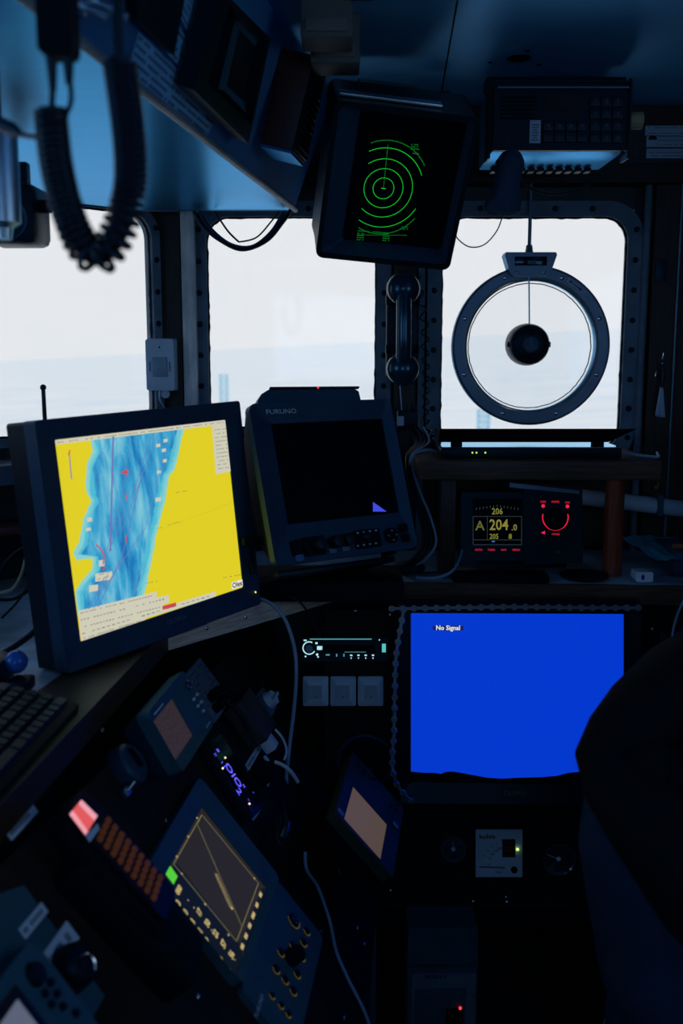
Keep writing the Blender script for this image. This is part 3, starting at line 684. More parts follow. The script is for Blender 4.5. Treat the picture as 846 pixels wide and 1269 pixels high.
part('cooling_fins', mb, m_black, rd)
part('side_knob', MB().lathe([(0, -.01), (.014, -.009), (.016, .0), (.016, .02)], c=(W / 2 + .006, .02, -.005), n=20, axis='x'), mat('cream_knob', (.30, .28, .17), .5), rd)
mb = MB(); mb.box((0, .09, H / 2 + .012), (W + .012, .05, .022), .002)
for s_ in (-1, 1): mb.box((s_ * (W / 2 + .004), .05, .0), (.004, .05, H + .02))
part('mounting_bracket', mb, m_black, rd)

# printed sheets on the strip at the right
yy = yf - .003; k = yy / F
def sheet(a, b, label, rows, icon=False):
    p0, p1 = P(a[0], a[1], yy), P(b[0], b[1], yy); M = pose(((p0.x + p1.x) / 2, yy, (p0.z + p1.z) / 2)); W, H = p1.x - p0.x, p0.z - p1.z
    t = thing('notice_sheet', label, 'sign', M)
    part('paper', MB().box((0, .001, 0), (W, .0015, H), .0003), m_paper, t, smooth=False)
    mb = MB()
    for i in range(rows):
        x = -W / 2 + (.028 if icon else .008); z = H / 2 - .009 - i * (H - .014) / max(1, rows - 1); n = int((W - .03) / .004)
        for j in range(n):
            if random.random() < .25: continue
            rectp(mb, x + j * .0042, z, .003, .0016, -.0002)
    if icon: mb.poly([(-W / 2 + .014 + .010 * math.cos(R(a_)), -.0002, .004 + .010 * math.sin(R(a_))) for a_ in range(0, 181, 15)])
    part('print', mb, m_ink, t, smooth=False)
sheet((800, 146), (870, 168), 'small printed notice on the strip at top right, the upper of three', 3)
sheet((801, 169), (870, 182), 'small printed notice with a dark half-round emblem, the middle of three', 2, True)
sheet((801, 184), (870, 196), 'small printed notice on the strip at top right, the lowest of three', 2)

# fist microphone hanging from the radio
Q = lambda a, Y: P(a[0], a[1], Y)
mt = pose(P(627, 228, 1.90)); k = 1.90 / F
mic = thing('hanging_microphone', 'dark blue fuzzy fist microphone hanging under the left end of the radio', 'microphone', mt)
m_fuzz = mat('blue_fuzz', (.02, .045, .10), .9, bump=.8, bscale=500, scale=80)
mb = MB(); mb.tube(smoothpath([(.004, 0, .058), (.006, 0, .04), (.002, 0, .01), (.0, 0, -.02), (.002, -.003, -.045), (.002, -.003, -.056)], 4), [.012, .016, .020, .023, .026, .027, .026, .025, .024, .024, .025, .026, .027, .028, .028, .027, .024, .020, .014, .008, .004], 20)
part('body', mb, m_fuzz, mic)
part('talk_grip', MB().sph((-.022, -.004, -.040), .019, (1, .9, .85)), m_fuzz, mic)
part('hook', MB().tube(smoothpath([(.004, 0, .058), (.003, 0, .07), (.0, .01, .078)], 5), .002, 6), m_chrome, mic)
cable('microphone_cord', [P(624, 262, 1.90), P(616, 285, 1.91), P(600, 303, 1.93), P(582, 306, 1.95), P(568, 297, 1.97), P(562, 286, 2.0)], .0012, m_rubber, 'thin black cord looping left from the hanging microphone')
cable('radio_cable', [P(640, 218, 2.0), P(655, 232, 2.0), P(685, 241, 2.0), P(720, 233, 2.0), P(755, 212, 1.99), P(776, 180, 1.985)], .0028, m_rubber, 'dark cable sagging under the radio from the microphone to its right end')

# ------------------------------------------------------------------ clear-view screen in window 3
cv = P(657, 429, YW - .02); VM = pose(cv); k = (YW - .02) / F
cvs = thing('clear_view_screen', 'round rotating clear-view screen with grey bolted ring in the right window', 'window screen', VM)
ro, ri = 96 * k, 80 * k
rng = part('ring', MB().lathe([(ri, .018), (ri, -.006), (ri + .004, -.012), (ro - .005, -.012), (ro, -.008), (ro, .018)], n=72, closed=True), m_ring, cvs)
part('inner_rim', MB().lathe([(ri - .0005, .012), (ri - .0005, -.004), (ri - .004, -.002), (ri - .004, .012)], n=72, closed=True), m_metal, cvs)
part('gasket', MB().tube([((ri - .009 + random.uniform(-.0006, .0006)) * math.cos(R(a)), .012, (ri - .009 + random.uniform(-.0006, .0006)) * math.sin(R(a))) for a in range(0, 360, 3)], .0013, 6, True), m_rubber, cvs)
part('disc_glass', MB().lathe([(ri - .004, .022), (ri - .004, .026)], n=64), m_glass, cvs, smooth=False)
bolt = MB().lathe([(0, -.0015), (.003, -.0015), (.0048, -.0003), (.005, .001)], n=16).mesh('bolt', m_chrome)
for a in (22, 67, 113, 158, 203, 248, 292, 337): screws(rng, Matrix.Identity(4), [(math.cos(R(a)) * (ro + ri) / 2, math.sin(R(a)) * (ro + ri) / 2)], -.0125, bolt, name='bolt')
hub = loc(VM, 654, 427, -.01)
hb = part('motor_hub', MB().lathe([(0, -.045), (.030, -.045), (.036, -.042), (.0385, -.036), (.044, -.034), (.047, -.028), (.049, .0), (.049, .02)], c=(hub.x, 0, hub.z), n=48), m_black, cvs)
part('hub_badge', MB().lathe([(0, -.0462), (.018, -.0462), (.019, -.044)], c=(hub.x, 0, hub.z), n=32), mat('badge_blue_grey', (.03, .05, .09), .4), hb)
mb = MB(); X, Z = hub.x, hub.z
line(mb, (X, Z - .010), (X, Z + .009), .0016, -.0466); line(mb, (X - .005, Z + .005), (X + .005, Z + .005), .0014, -.0466); arc(mb, .0022, .0006, 0, 360, -.0466, X, Z + .011, 12)
arc(mb, .009, .0009, 200, 340, -.0466, X, Z - .0015, 14); line(mb, (X - .010, Z - .009), (X - .0065, Z - .002), .0014, -.0466); line(mb, (X + .010, Z - .009), (X + .0065, Z - .002), .0014, -.0466)
line(mb, (X - .006, Z - .006), (X + .006, Z + .002), .0009, -.0466); line(mb, (X + .006, Z - .006), (X - .006, Z + .002), .0009, -.0466)
part('anchor_emblem', mb, m_grey, hb, smooth=False)
for dx_, dz_ in ((0, .026), (0, -.027)): part('hub_screw', MB().lathe([(0, -.047), (.004, -.0465), (.005, -.044)], c=(X + dx_, 0, Z + dz_), n=12), m_flat, hb)
for s_ in (-1, 1): part('hub_clip', MB().box((X + s_ * .047, -.02, Z), (.006, .014, .012), .001), m_flat, hb)
tp = loc(VM, 655, 328, -.01)
hh = [(-.060, .020), (-.057, .026), (.057, .026), (.060, .020), (.046, -.022), (.038, -.028), (-.038, -.028), (-.046, -.022)]
hs = part('gear_housing', MB().prism([(tp.x + a, tp.z + b) for a, b in hh], -.034, .012), m_ring, cvs)
part('housing_window', MB().box((tp.x, -.0345, tp.z + .006), (.074, .003, .020), .001), m_gloss, hs)
part('housing_display', MB().box((tp.x + .002, -.0365, tp.z + .003), (.02, .001, .008)), m_grey, hs, smooth=False)
for s_ in (-1, 1): screws(hs, Matrix.Identity(4), [(tp.x + s_ * .032, tp.z - .019)], -.0345)
sh = part('drive_shaft', MB().cyl((tp.x, -.01, tp.z + .03), (tp.x, -.01, tp.z + .20), .0042, n=14).cyl((tp.x, -.01, tp.z + .024), (tp.x, -.01, tp.z + .044), .010, .007, n=8), m_ring, cvs)
part('brace_rod', MB().cyl((tp.x + .001, -.01, tp.z - .02), (X + .002, -.01, Z + .04), .0018, n=10), m_metal, cvs)
a = math.radians(54); lab_ = part('warning_sticker', MB().box((0, -.0005, 0), (.052, .0008, .012)), m_paper, rng, smooth=False, M=Matrix.Translation(((ro + ri) / 2 * math.cos(a), -.0125, (ro + ri) / 2 * math.sin(a))) @ Matrix.Rotation(-(a - math.pi / 2), 4, 'Y'))
mb = MB(); rectp(mb, 0, 0, .02, .0022, -.0012); mb.poly([(.010, -.0012, .004), (.018, -.0012, 0), (.010, -.0012, -.004)]); rectp(mb, -.016, 0, .007, .005, -.0012); part('sticker_print', mb, mat('faded_red', (.12, .02, .03), .6), lab_, smooth=False)

# ------------------------------------------------------------------ telephone handset on the middle post
HM = pose(P(499, 408, YW - .08), (0, 0, 0)); k = (YW - .08) / F
ph = thing('telephone_handset', 'shiny dark blue-black telephone handset hanging on the post left of the round screen', 'telephone', HM)
m_phone = mat('glossy_black_phone', (.012, .03, .06), .22, var=0, spec=1.0)
pts = [(0, -.012, .115), (0, -.024, .085), (0, -.034, .04), (0, -.036, 0), (0, -.034, -.04), (0, -.024, -.085), (0, -.012, -.115)]
sm_ = smoothpath(pts, 8); rs = []
for p in sm_:
    z = abs(p.z); rs.append(.0175 + .006 * max(0, (z - .06) / .055) ** 1.5)
part('handle', MB().tube(sm_, rs, 24), m_phone, ph)
for s_ in (-1, 1):
    part('earpiece' if s_ > 0 else 'mouthpiece', MB().sph((0, -.012, s_ * .090), .0385, (1, .85, 1), n=32), m_phone, ph)
mb = MB(); mb.box((0, .034, 0), (.075, .03, .22), .006)
for s_ in (-1, 1): mb.box((s_ * .036, .015, -.045), (.006, .03, .02), .002); mb.box((s_ * .036, .015, .065), (.006, .03, .02), .002)
part('cradle', mb, m_black, ph)
def helix(path, r, pitch, seg=12):
    pth = smoothpath(path, 10); L = [0]
    for i in range(1, len(pth)): L.append(L[-1] + (pth[i] - pth[i - 1]).length)
    tot = L[-1]; pitches = pitch if callable(pitch) else (lambda t: pitch)
    ph_ = 0; s_ = 0; out_ = []; i = 0; prev = None
    while s_ < tot:
        while i < len(L) - 2 and L[i + 1] < s_: i += 1
        f = (s_ - L[i]) / max(1e-9, L[i + 1] - L[i]); c = pth[i].lerp(pth[i + 1], f); t = (pth[i + 1] - pth[i]).normalized()
        if prev is None: u = t.cross(Vector((0, 1, 0.1))).normalized()
        else: u = (prev - t * prev.dot(t)).normalized()
        prev = u; v = t.cross(u); rr0 = r(s_ / tot) if callable(r) else r
        out_.append(c + (u * math.cos(ph_) + v * math.sin(ph_)) * rr0)
        ds = pitches(s_ / tot) / seg; s_ += ds; ph_ += 2 * math.pi / seg
    return out_
hx = helix([P(516, 342, 2.33), P(520, 365, 2.33), P(526, 400, 2.33), P(527, 440, 2.33), P(528, 480, 2.33), P(528, 515, 2.33), P(533, 545, 2.31), P(545, 556, 2.28)], lambda t: .010 - .003 * t, lambda t: .040 - .022 * t, 12)
solo('handset_cord', MB().tube(hx, .0018, 6), m_rubber, 'stretched black coiled cord hanging right of the telephone handset', 'cable')
cable('thin_lead', [P(495, 472, 2.31), P(497, 500, 2.31), P(499, 520, 2.31)], .0012, m_white, 'thin pale lead hanging straight down below the telephone handset')
# bundle and little junction under it
jt = thing('cable_junction', 'small black connector block with a pale tag, on the post under the telephone handset', 'connector', pose(P(505, 520, 2.32)))
part('block', MB().box((0, 0, 0), (.05, .03, .045), .005).box((.012, -.01, .028), (.02, .02, .02), .004), m_black, jt)
part('tag', MB().box((-.018, -.018, -.002), (.016, .002, .022), .001), m_white, jt)
for i, (dx_, col_) in enumerate(((0, m_rubber), (5, m_rubber), (10, m_rubber), (16, m_cable))):
    cable('desk_cable', [P(508 + dx_, 530, 2.30), P(515 + dx_, 548, 2.26), P(504 + dx_ * .4, 565, 2.18), P(507 + dx_ * .6, 600, 2.12), P(520 + dx_ * .8, 640, 2.08), P(524 + dx_, 672, 2.06), P(512 + dx_, 692, 2.06), P(500 + dx_, 700, 2.08)], .0028, col_, ['black cable dropping beside the radar display, the leftmost of four', 'black cable dropping beside the radar display, second from the left of four', 'black cable dropping beside the radar display, third from the left of four', 'grey-blue cable dropping beside the radar display, rightmost of four'][i], group='cables between radar display and shelf')

# motion sensor on the left post
SM_ = pose(P(200, 452, YW - .06), (0, 0, 0)); k = (YW - .06) / F
sn = thing('motion_sensor', 'white motion sensor on the post between the left and middle windows', 'sensor', SM_)
part('case', MB().prism(rrect(34 * k, 62 * k, .006), -.02, .022, top=rrect(36 * k, 64 * k, .006)), m_white, sn)
part('lens', MB().box((0, -.021, -.005), (18 * k, .006, 24 * k), .002), mat('sensor_lens', (.25, .36, .5), .3), sn)
for s_ in (-1, 1): part('slot', MB().box((s_ * 12 * k, -.0205, -.004), (.003, .003, .022)), m_ring, sn, smooth=False)
part('indicator', MB().box((0, -.0205, .040), (.003, .002, .005)), m_ink, sn, smooth=False)
part('mounting_lug', MB().cyl((.006, .005, -.068), (.006, .018, -.068), .010, n=16), m_white, sn)
cable('sensor_cable', [P(198, 484, 2.33), P(198, 495, 2.34), P(204, 508, 2.35), P(206, 530, 2.35)], .0018, m_white, 'thin pale cable dropping from the motion sensor')

# antenna behind the chart monitor
at_ = thing('stub_antenna', 'thin black stub antenna with rounded tip, standing behind the chart monitor', 'antenna', pose(P(56, 520, 1.75)))
part('rod', MB().cyl((0, 0, -.10), (-.001, 0, .055), .0042, .0036, n=14).sph((-.001, 0, .056), .0055), m_rubber, at_)
part('foot', MB().cyl((0, 0, -.16), (0, 0, -.10), .012, .008, n=14).box((0, 0, 1.13 - P(56, 520, 1.75).z + .09), (.06, .06, .18), .004), m_black, at_)

# fishing lure on the right post
lu = thing('fishing_lure', 'fishing lure with pale blue tassel hanging on the dark post right of the window', 'lure', pose(P(819, 470, yf - .03)))
part('hook', MB().tube(smoothpath([(-.004, 0, .07), (.002, 0, .062), (.001, 0, .05), (0, 0, .045)], 4), .001, 6).tube(smoothpath([(0, .0, -.004), (-.010, 0, -.002), (-.014, 0, .008), (-.012, 0, .018)], 5), .0009, 6), m_chrome, lu)
part('bead', MB().sph((0, 0, .048), .0035).sph((.001, 0, .036), .003), m_chrome, lu)
part('body', MB().tube([(0, 0, .034), (.003, 0, .02), (.004, 0, 0), (.002, 0, -.02)], [.002, .005, .005, .003], 10), mat('lure_red', (.05, .008, .01), .3), lu)
mb = MB()
for i in range(22):
    x = random.uniform(-1, 1); mb.cyl((.002 + x * .003, random.uniform(-.002, .002), -.018), (.002 + x * .011, random.uniform(-.004, .004), -.085 + random.uniform(-.004, .004)), .0008, n=5)
part('tassel', mb, m_white, lu)
solo('wall_plate', MB().box(P(819, 336, yf - .013), (.026, .003, .052), .001), mat('dark_plate', (.012, .02, .035), .4), 'small dark blue plate high on the post right of the window', 'plate')

# ------------------------------------------------------------------ shelf with laptop
s0 = P(518, 575, 2.06); s1 = P(820, 575, 2.06); zs = P(650, 571, 2.06).z; z2 = P(650, 595, 2.06).z
shf = thing('wooden_shelf', 'dark wooden shelf on two posts below the round window screen, carrying the laptop', 'shelf')
m_shelf = wood('brown_shelf_wood', (0.06, 0.040, 0.030), (0.11, 0.072, 0.054), 0.5)
part('board', MB().box(((s0.x + s1.x) / 2, 2.06 + .155, (zs + z2) / 2), (s1.x - s0.x, .31, zs - z2), .003), m_shelf, shf)
xp = P(760, 650, 2.10).x; part('post', MB().cyl((xp, 2.10, ZD), (xp, 2.10, z2), .0205, n=28), m_red, shf, label='round red-brown post')
xp = P(553, 650, 2.12).x; part('post', MB().box((xp, 2.12, (ZD + z2) / 2), (.034, .05, z2 - ZD), .002), m_woodd, shf, label='square dark post')
part('hook', MB().tube(smoothpath([P(814, 593, 2.07), P(815, 600, 2.06), P(813, 606, 2.06), P(811, 602, 2.06)], 4), .0015, 6), mat('brass', (.5, .3, .06), .3, 1.0), shf, label='small brass hook')
lp = thing('laptop', 'flat black laptop with its lid laid almost open, on the wooden shelf', 'laptop', pose((0, 0, 0)))
xa, xb = P(546, 570, 2.10).x, P(770, 570, 2.10).x; xm = (xa + xb) / 2
part('base', MB().box((xm, 2.10 + .115, zs + .012), (xb - xa, .23, .022), .003), m_black, lp)
part('palm_rest', MB().box((xm, 2.10 + .115, zs + .0235), (xb - xa - .006, .222, .002)), mat('glossy_grey', (.6, .75, .9), .08, .95), lp, smooth=False)
lx_ = [P(a, 540, 2.08).x for a in (545, 790, 547, 765)]
mb = MB(); za, zb2, zc2 = P(650, 531.5, 2.085).z, P(650, 531.5, 2.25).z + .0005, P(650, 548, 2.15).z; lidz = zc2
v = [mb.bm.verts.new(p) for p in ((lx_[0], 2.085, za), (lx_[0] + .004, 2.25, zb2), (lx_[2], 2.15, zc2), (lx_[1], 2.085, za), (lx_[1] + .004, 2.25, zb2), (lx_[3], 2.15, zc2))]
for f in ((0, 3, 4, 1), (1, 4, 5, 2), (2, 5, 3, 0), (0, 1, 2), (5, 4, 3)): mb.bm.faces.new([v[i] for i in f])
part('lid', mb, m_flat, lp, smooth=False)
for a in (568, 746):
    x = P(a, 550, 2.10).x; part('hinge', MB().box((x, 2.14, (lidz + zs + .025) / 2), (.022, .03, lidz - zs - .02), .002), m_flat, lp)
for a in (585, 590, 601):
    q = P(a, 567.5, 2.0995); part('status_light', MB().box((q.x, 2.0992, zs + .013), (.0028, .002, .0032)), glow('led_green', (.5, 1, .15), 1.3), lp, smooth=False)
cable('laptop_lead', [P(770, 561, 2.14), P(790, 564, 2.13), P(808, 566, 2.11), P(816, 566, 2.10), P(814, 561, 2.12)], .0032, m_cable, 'grey-blue lead with a loop at the right end of the laptop')
cable('shelf_cable', [P(508, 575, 2.1), P(513, 562, 2.12), P(530, 558, 2.14), P(548, 562, 2.2)], .004, m_cable, 'pale cable end lying on the left end of the shelf')

# grey pipe behind, right
mb = MB(); mb.cyl(P(700, 613, 2.30), P(880, 635, 2.30), .019, n=24); pp = solo('grey_pipe', mb, mat('pipe_blue_grey', (.42, .58, .78), .35), 'blue-grey pipe running along the wall right of the shelf', 'pipe')
cl = part('clip', MB().box((0, 0, 0), (.014, .045, .05), .003), m_dev, pp, M=Matrix.Translation(P(815, 625, 2.30)))

# ------------------------------------------------------------------ autopilot unit under the shelf
AM = pose(P(645, 655, 2.11), (-8, 0, 0)); k = 2.11 / F
ap = thing('autopilot_control', 'black autopilot control under the shelf, heading 204.0 and a red lit dial', 'instrument', AM)
def ploc(a, y=0): return loc(AM, *a, y)
a, b = ploc((571, 610)), ploc((657, 703)); part('display_module', MB().prism(rrect(b.x - a.x, a.z - b.z, .006, (a.x + b.x) / 2, (a.z + b.z) / 2), 0, .06), m_black, ap)
a, b = ploc((637, 604)), ploc((720, 697)); part('control_module', MB().prism([(a.x + .02, a.z + .012), (b.x, a.z), (b.x + .002, b.z), (a.x + .02, b.z - .004)], -.006, .065), m_black, ap)
part('top_cover', MB().prism([(ploc((630, 598)).x, ploc((630, 598)).z), (ploc((716, 608)).x, ploc((716, 608)).z), (ploc((716, 612)).x, ploc((716, 612)).z), (ploc((630, 604)).x, ploc((630, 604)).z)], -.012, .06), m_ring, ap)
part('bracket', MB().box((.0, .05, -.075), (.2, .10, .02), .004), m_flat, ap)
m_am = glow('amber_digits', (.22, .21, .035)); m_rd = glow('red_backlight', (.75, .012, .05), 1.2); m_dl = glow('display_lines', (.035, .05, .06))
def atxt(s_, a, size, m, par, nm='digits', bold=0, ax='CENTER', sx=1.0):
    q = ploc(a, -.0008); screen_part(par, MB().text(s_, size * k, q.x, q.z, -.0008, ax=ax, bold=bold, sx=sx), m, nm)
scn = part('screen', MB().box((ploc((616, 646)).x, .0, ploc((616, 646)).z), (62 * k, .001, 57 * k)), m_gloss, ap, smooth=False)
atxt('A', (594.5, 652), 17, glow('amber_dim', (.11, .11, .03)), scn, bold=.0004)
atxt('204', (606, 651), 19, m_am, scn, bold=.0005, ax='LEFT', sx=.85); atxt('.0', (633.5, 654), 11, m_am, scn, bold=.0003, ax='LEFT', sx=.9)
atxt('206', (616, 634), 11, m_am, scn, bold=.0002, sx=.85); atxt('205', (612, 665), 9, m_am, scn, bold=.0002, sx=.85); atxt('8', (632, 665), 9, m_am, scn, bold=.0002)
mb = MB()
for (a, b) in (((586, 640), (646, 640)), ((586, 640), (586, 675)), ((646, 640), (646, 675)), ((603.5, 640), (603.5, 669)), ((586, 669), (646, 669)), ((586, 675), (646, 675))):
    q0, q1 = ploc(a), ploc(b); line(mb, (q0.x, q0.z), (q1.x, q1.z), .0009, -.0007)
for i in range(13):
    q0 = ploc((590 + i * 4.3, 627 + abs(i - 6) * .6)); rectp(mb, q0.x, q0.z, .0012, .0045, -.0007)
screen_part(scn, mb, m_dl)
for i, s_ in enumerate(('AUTO', 'TURN', 'NAV', 'MENU')): atxt(s_, (593 + i * 15.5, 681.5), 3.4, m_rd, ap, 'lit_button')
q = ploc((611, 671)); mb = MB(); rectp(mb, q.x, q.z, .006, .003, -.0009); screen_part(scn, mb, glow('rudder_blue', (.02, .15, .5)))
dl = part('dial', MB().lathe([(0, -.012), (.020, -.012), (.024, -.009), (.025, -.006)], c=(ploc((687, 643)).x, 0, ploc((687, 643)).z), n=36), m_flat, ap)
mb = MB(); q = ploc((687, 641)); arc(mb, 16 * k, .0011, 165, 375, -.0078, q.x, q.z, 40); screen_part(dl, mb, m_rd, 'lit_ring')
for s_, a in (('STBY', (672, 622)), ('MODE', (687, 622)), ('T/W', (702, 623)), ('MODE', (687.5, 662))):
    q = ploc(a); screen_part(ap, MB().text(s_, 3.4 * k, q.x, q.z, -.0068), m_rd, 'lit_button')
mb = MB()
for a in ((672, 627), (702, 627.5)): mb.poly([(ploc(a).x + .004 * math.cos(R(t)), -.0068, ploc(a).z + .004 * math.sin(R(t))) for t in range(0, 360, 30)])
q = ploc((672, 660)); mb.poly([(q.x + .004, -.0068, q.z + .004), (q.x - .005, -.0068, q.z), (q.x + .004, -.0068, q.z - .004)]); screen_part(ap, mb, m_rd, 'lit_button')
q = ploc((690, 684)); mb = MB(); rectp(mb, q.x, q.z, .008, .006, -.0068); screen_part(ap, mb, m_dev, 'badge')

# blue plastic bag, eraser-like white box on the worktop, black case below bag
q = P(770, 668, 2.12)
def crumple():
    mb = MB(); n = 14; m_ = 8; V = []
    TLp, TRp, BRp, BLp = P(770, 665, 2.22), P(865, 672, 2.34), P(870, 702, 2.08), P(812, 695, 2.02)
    for j in range(m_ + 1):
        row = []
        for i in range(n + 1):
            u = i / n; v = j / m_; p = TLp.lerp(TRp, u).lerp(BLp.lerp(BRp, u), v); p = p + Vector((random.uniform(-.002, .002), random.uniform(-.002, .002), random.uniform(-.0025, .0025) + .008 * math.sin(u * math.pi)))
            row.append(mb.bm.verts.new(p))
        V.append(row)
    for j in range(m_):
        for i in range(n): mb.bm.faces.new((V[j][i], V[j][i + 1], V[j + 1][i + 1], V[j + 1][i]))
    g = bmesh.ops.solidify(mb.bm, geom=list(mb.bm.faces), thickness=.004); return mb
bgm = mat('blue_foil', (.10, .60, 1.0), .3, .15, var=.4, scale=60, bump=.5, bscale=60)
bagE = thing('blue_packet', 'crumpled shiny blue plastic packet at the right, on a black case', 'packet')
part('film', crumple(), bgm, bagE, smooth=False)
part('print_patch', MB().box(P(838, 684, 2.065) + Vector((0, -.005, .013)), (.022, .004, .010), .001), mat('orange_print', (.25, .08, .02), .4), bagE, label='orange printed patch')
cs_ = P(848, 712, 2.14); solo('instrument_case', MB().box((cs_.x + .03, 2.15, ZD + .030), (.16, .16, .055), .012), m_plastic, 'dark blue case lying on the worktop at the right edge under the blue packet', 'case')
q = P(794, 724, 2.04); wbx = thing('white_eraser_box', 'small white plug-like box on the front edge of the worktop', 'box', pose((q.x, 2.04, ZD + .0135)))
part('body', MB().prism(rrect(.036, .021, .004), -.022, .022, top=rrect(.032, .019, .004)), m_white, wbx)
part('mark', MB().box((-.004, -.0235, .0), (.006, .001, .010)), mat('violet_mark', (.04, .02, .18), .5), wbx, smooth=False)

# small dark things on the worktop in front of the autopilot
q = P(514, 708, 2.06); solo('black_mouse', MB().sph((0, 0, 0), .03, (1.2, .9, .5)), m_black, 'rounded black mouse on the worktop at the foot of the radar display', 'mouse', M=pose((q.x - .01, 2.10, ZD + .0155)))
q = P(535, 716, 2.06)
mb = MB(); mb.box((0, 0, 0), (.09, .06, .004), .001); solo('plastic_sleeve', mb, mat('clear_blue_plastic', (.07, .16, .26), .15), 'flat shiny clear plastic sleeve on the worktop below the shelf', 'sleeve', M=pose((q.x, 2.07, ZD + .004), (3, 0, 12)))
cable('worktop_cable', [P(574, 668, 2.15), P(570, 690, 2.08), P(560, 708, 2.04), P(540, 716, 2.04), P(515, 716, 2.04)], .003, m_cable, 'grey cable curving over the worktop left of the autopilot control')
q = P(735, 716, 2.05); solo('round_dish', MB().lathe([(0, 0), (.045, 0), (.052, .006), (.05, .009), (0, .007)], n=32, axis='z'), m_black, 'flat black dish on the worktop left of the round red-brown post', 'dish', M=pose((P(725, 718, 2.06).x, 2.07, ZD + .0005)))
q = P(600, 712, 2.05); solo('black_pad', MB().box((0, 0, 0), (.20, .06, .016), .004), m_flat, 'flat black box in front of the autopilot control', 'box', M=pose((P(620, 712, 2.03).x, 2.045, ZD + .0085)))

# ------------------------------------------------------------------ blue-screen monitor in the front console
BM = pose((0.345, 1.879, 0.932), (-8.7, -0.4, -2.5))
bm_ = thing('blue_monitor', 'black monitor with a plain blue lit screen set in the front console', 'monitor', BM)
W, H = .472, .404; cz = -.006
part('bezel', MB().ring(rrect(W, H, .006, .003, cz), rrect(.416, .332, .002), -.008, .03, 0.0), m_black, bm_)
part('back_case', MB().box((.003, .045, cz), (W - .01, .03, H - .01), .004), m_flat, bm_)
part('screen', MB().box((0, .004, 0), (.42, .004, .336)), glow('blue_no_signal', (.001, .040, .62)), bm_, smooth=False, label='plain bright blue screen')
# torn black tape along the lower edge
pts = [(-.208, -.1685), (.208, -.1685)]; up = [(.208, -.150), (.17, -.148), (.13, -.144), (.10, -.147), (.08, -.153), (.05, -.156), (.0, -.158), (-.03, -.160), (-.06, -.158), (-.10, -.151), (-.125, -.147), (-.14, -.148), (-.148, -.152), (-.16, -.150), (-.185, -.150), (-.208, -.148)]
part('torn_tape', MB().prism(pts + up, -.0015, .0015), m_flat, bm_, smooth=False, label='torn black tape along the lower screen edge')
q = loc(BM, 555, 778.5, 0); mb = MB(); rectp(mb, q.x, q.z, .060, .0085, .0012); tg = screen_part(bm_, mb, glow('caption_back', (.01, .01, .10)), 'caption_box')
screen_part(tg, MB().text('No Signal', .0125, q.x, q.z + .0003, .0006, bold=.0003), m_chwht, 'caption_text')
q = loc(BM, 638, 983, -.008); screen_part(bm_, MB().text('OLORIN', .012, q.x, q.z, -.0085), m_grey, 'logo_text')
# roller chains draped round the monitor
def link_mesh():
    mb = MB(); h = .0106
    for s_ in (-1, 1):
        mb.lathe([(.0026, -.0010), (.0062, -.0010), (.0062, .0010), (.0026, .0010)], c=(s_ * h, 0, 0), n=14, closed=True)
        mb.lathe([(0, -.0016), (.0020, -.0016), (.0020, .0016)], c=(s_ * h, 0, 0), n=10)
    mb.box((0, 0, 0), (.0125, .002, .0056))
    return mb.mesh('link', m_link)
LINK = link_mesh()
def chain(name, label, pts, step=.0214):
    t = thing(name, label, 'chain', pose(pts[0])); pth = smoothpath(pts, 10); acc = 0; last = pth[0]; i = 0; flip = 0
    Ls = [0]
    for j in range(1, len(pth)): Ls.append(Ls[-1] + (pth[j] - pth[j - 1]).length)
    s_ = 0; j = 0
    while s_ < Ls[-1]:
        while j < len(Ls) - 2 and Ls[j + 1] < s_: j += 1
        p = pth[j].lerp(pth[j + 1], (s_ - Ls[j]) / max(1e-9, Ls[j + 1] - Ls[j])); d = (pth[j + 1] - pth[j]).normalized()
        o = bpy.data.objects.new('link', LINK); col.objects.link(o); o.parent = t; an = math.atan2(d.z, d.x)
        o.matrix_local = Matrix.Translation(p - pts[0] + Vector((0, -.0016 * (flip % 2), 0))) @ Matrix.Rotation(-an, 4, 'Y') @ Matrix.Rotation(R(25) * (flip % 2) * (1 if 'side' in name else 0), 4, 'X')
        flip += 1; s_ += step
chain('top_chain', 'steel roller chain lying along the top edge of the blue-screen monitor', [P(492, 754, 1.865), P(560, 753, 1.86), P(640, 752, 1.86), P(720, 753, 1.86), P(785, 753, 1.85)])
chain('side_chain', 'steel chain hanging down the left side of the blue-screen monitor to its lower corner', [P(499, 762, 1.855), P(491, 810, 1.85), P(489, 860, 1.84), P(488, 905, 1.83), P(486, 945, 1.825), P(491, 970, 1.82), P(505, 988, 1.82), P(512, 993, 1.82)])

# lettering right of the monitor
q = loc(CP, 846, 791, -.001); lt = thing('panel_lettering', 'pale stencilled letters NOG on the console right of the blue screen', 'lettering', CP)
part('letters', MB().text('NOG', .034, q.x - .008, q.z, -.0012, bold=.0006).text('1', .02, loc(CP, 829, 815, 0).x, loc(CP, 829, 815, 0).z, -.0012), m_dev, lt, smooth=False)
q = loc(CP, 838, 815, -.001); pl_ = part('plate', MB().ring(rrect(.055, .05, .003, q.x, q.z), rrect(.051, .046, .002, q.x, q.z), -.003, .001), m_frame, lt)
cable('right_cable', [P(848, 742, 1.92), P(838, 765, 1.90), P(833, 790, 1.89), P(835, 812, 1.89), P(842, 835, 1.89)], .0026, m_cable, 'grey-blue cable hanging over the letters at the right edge')

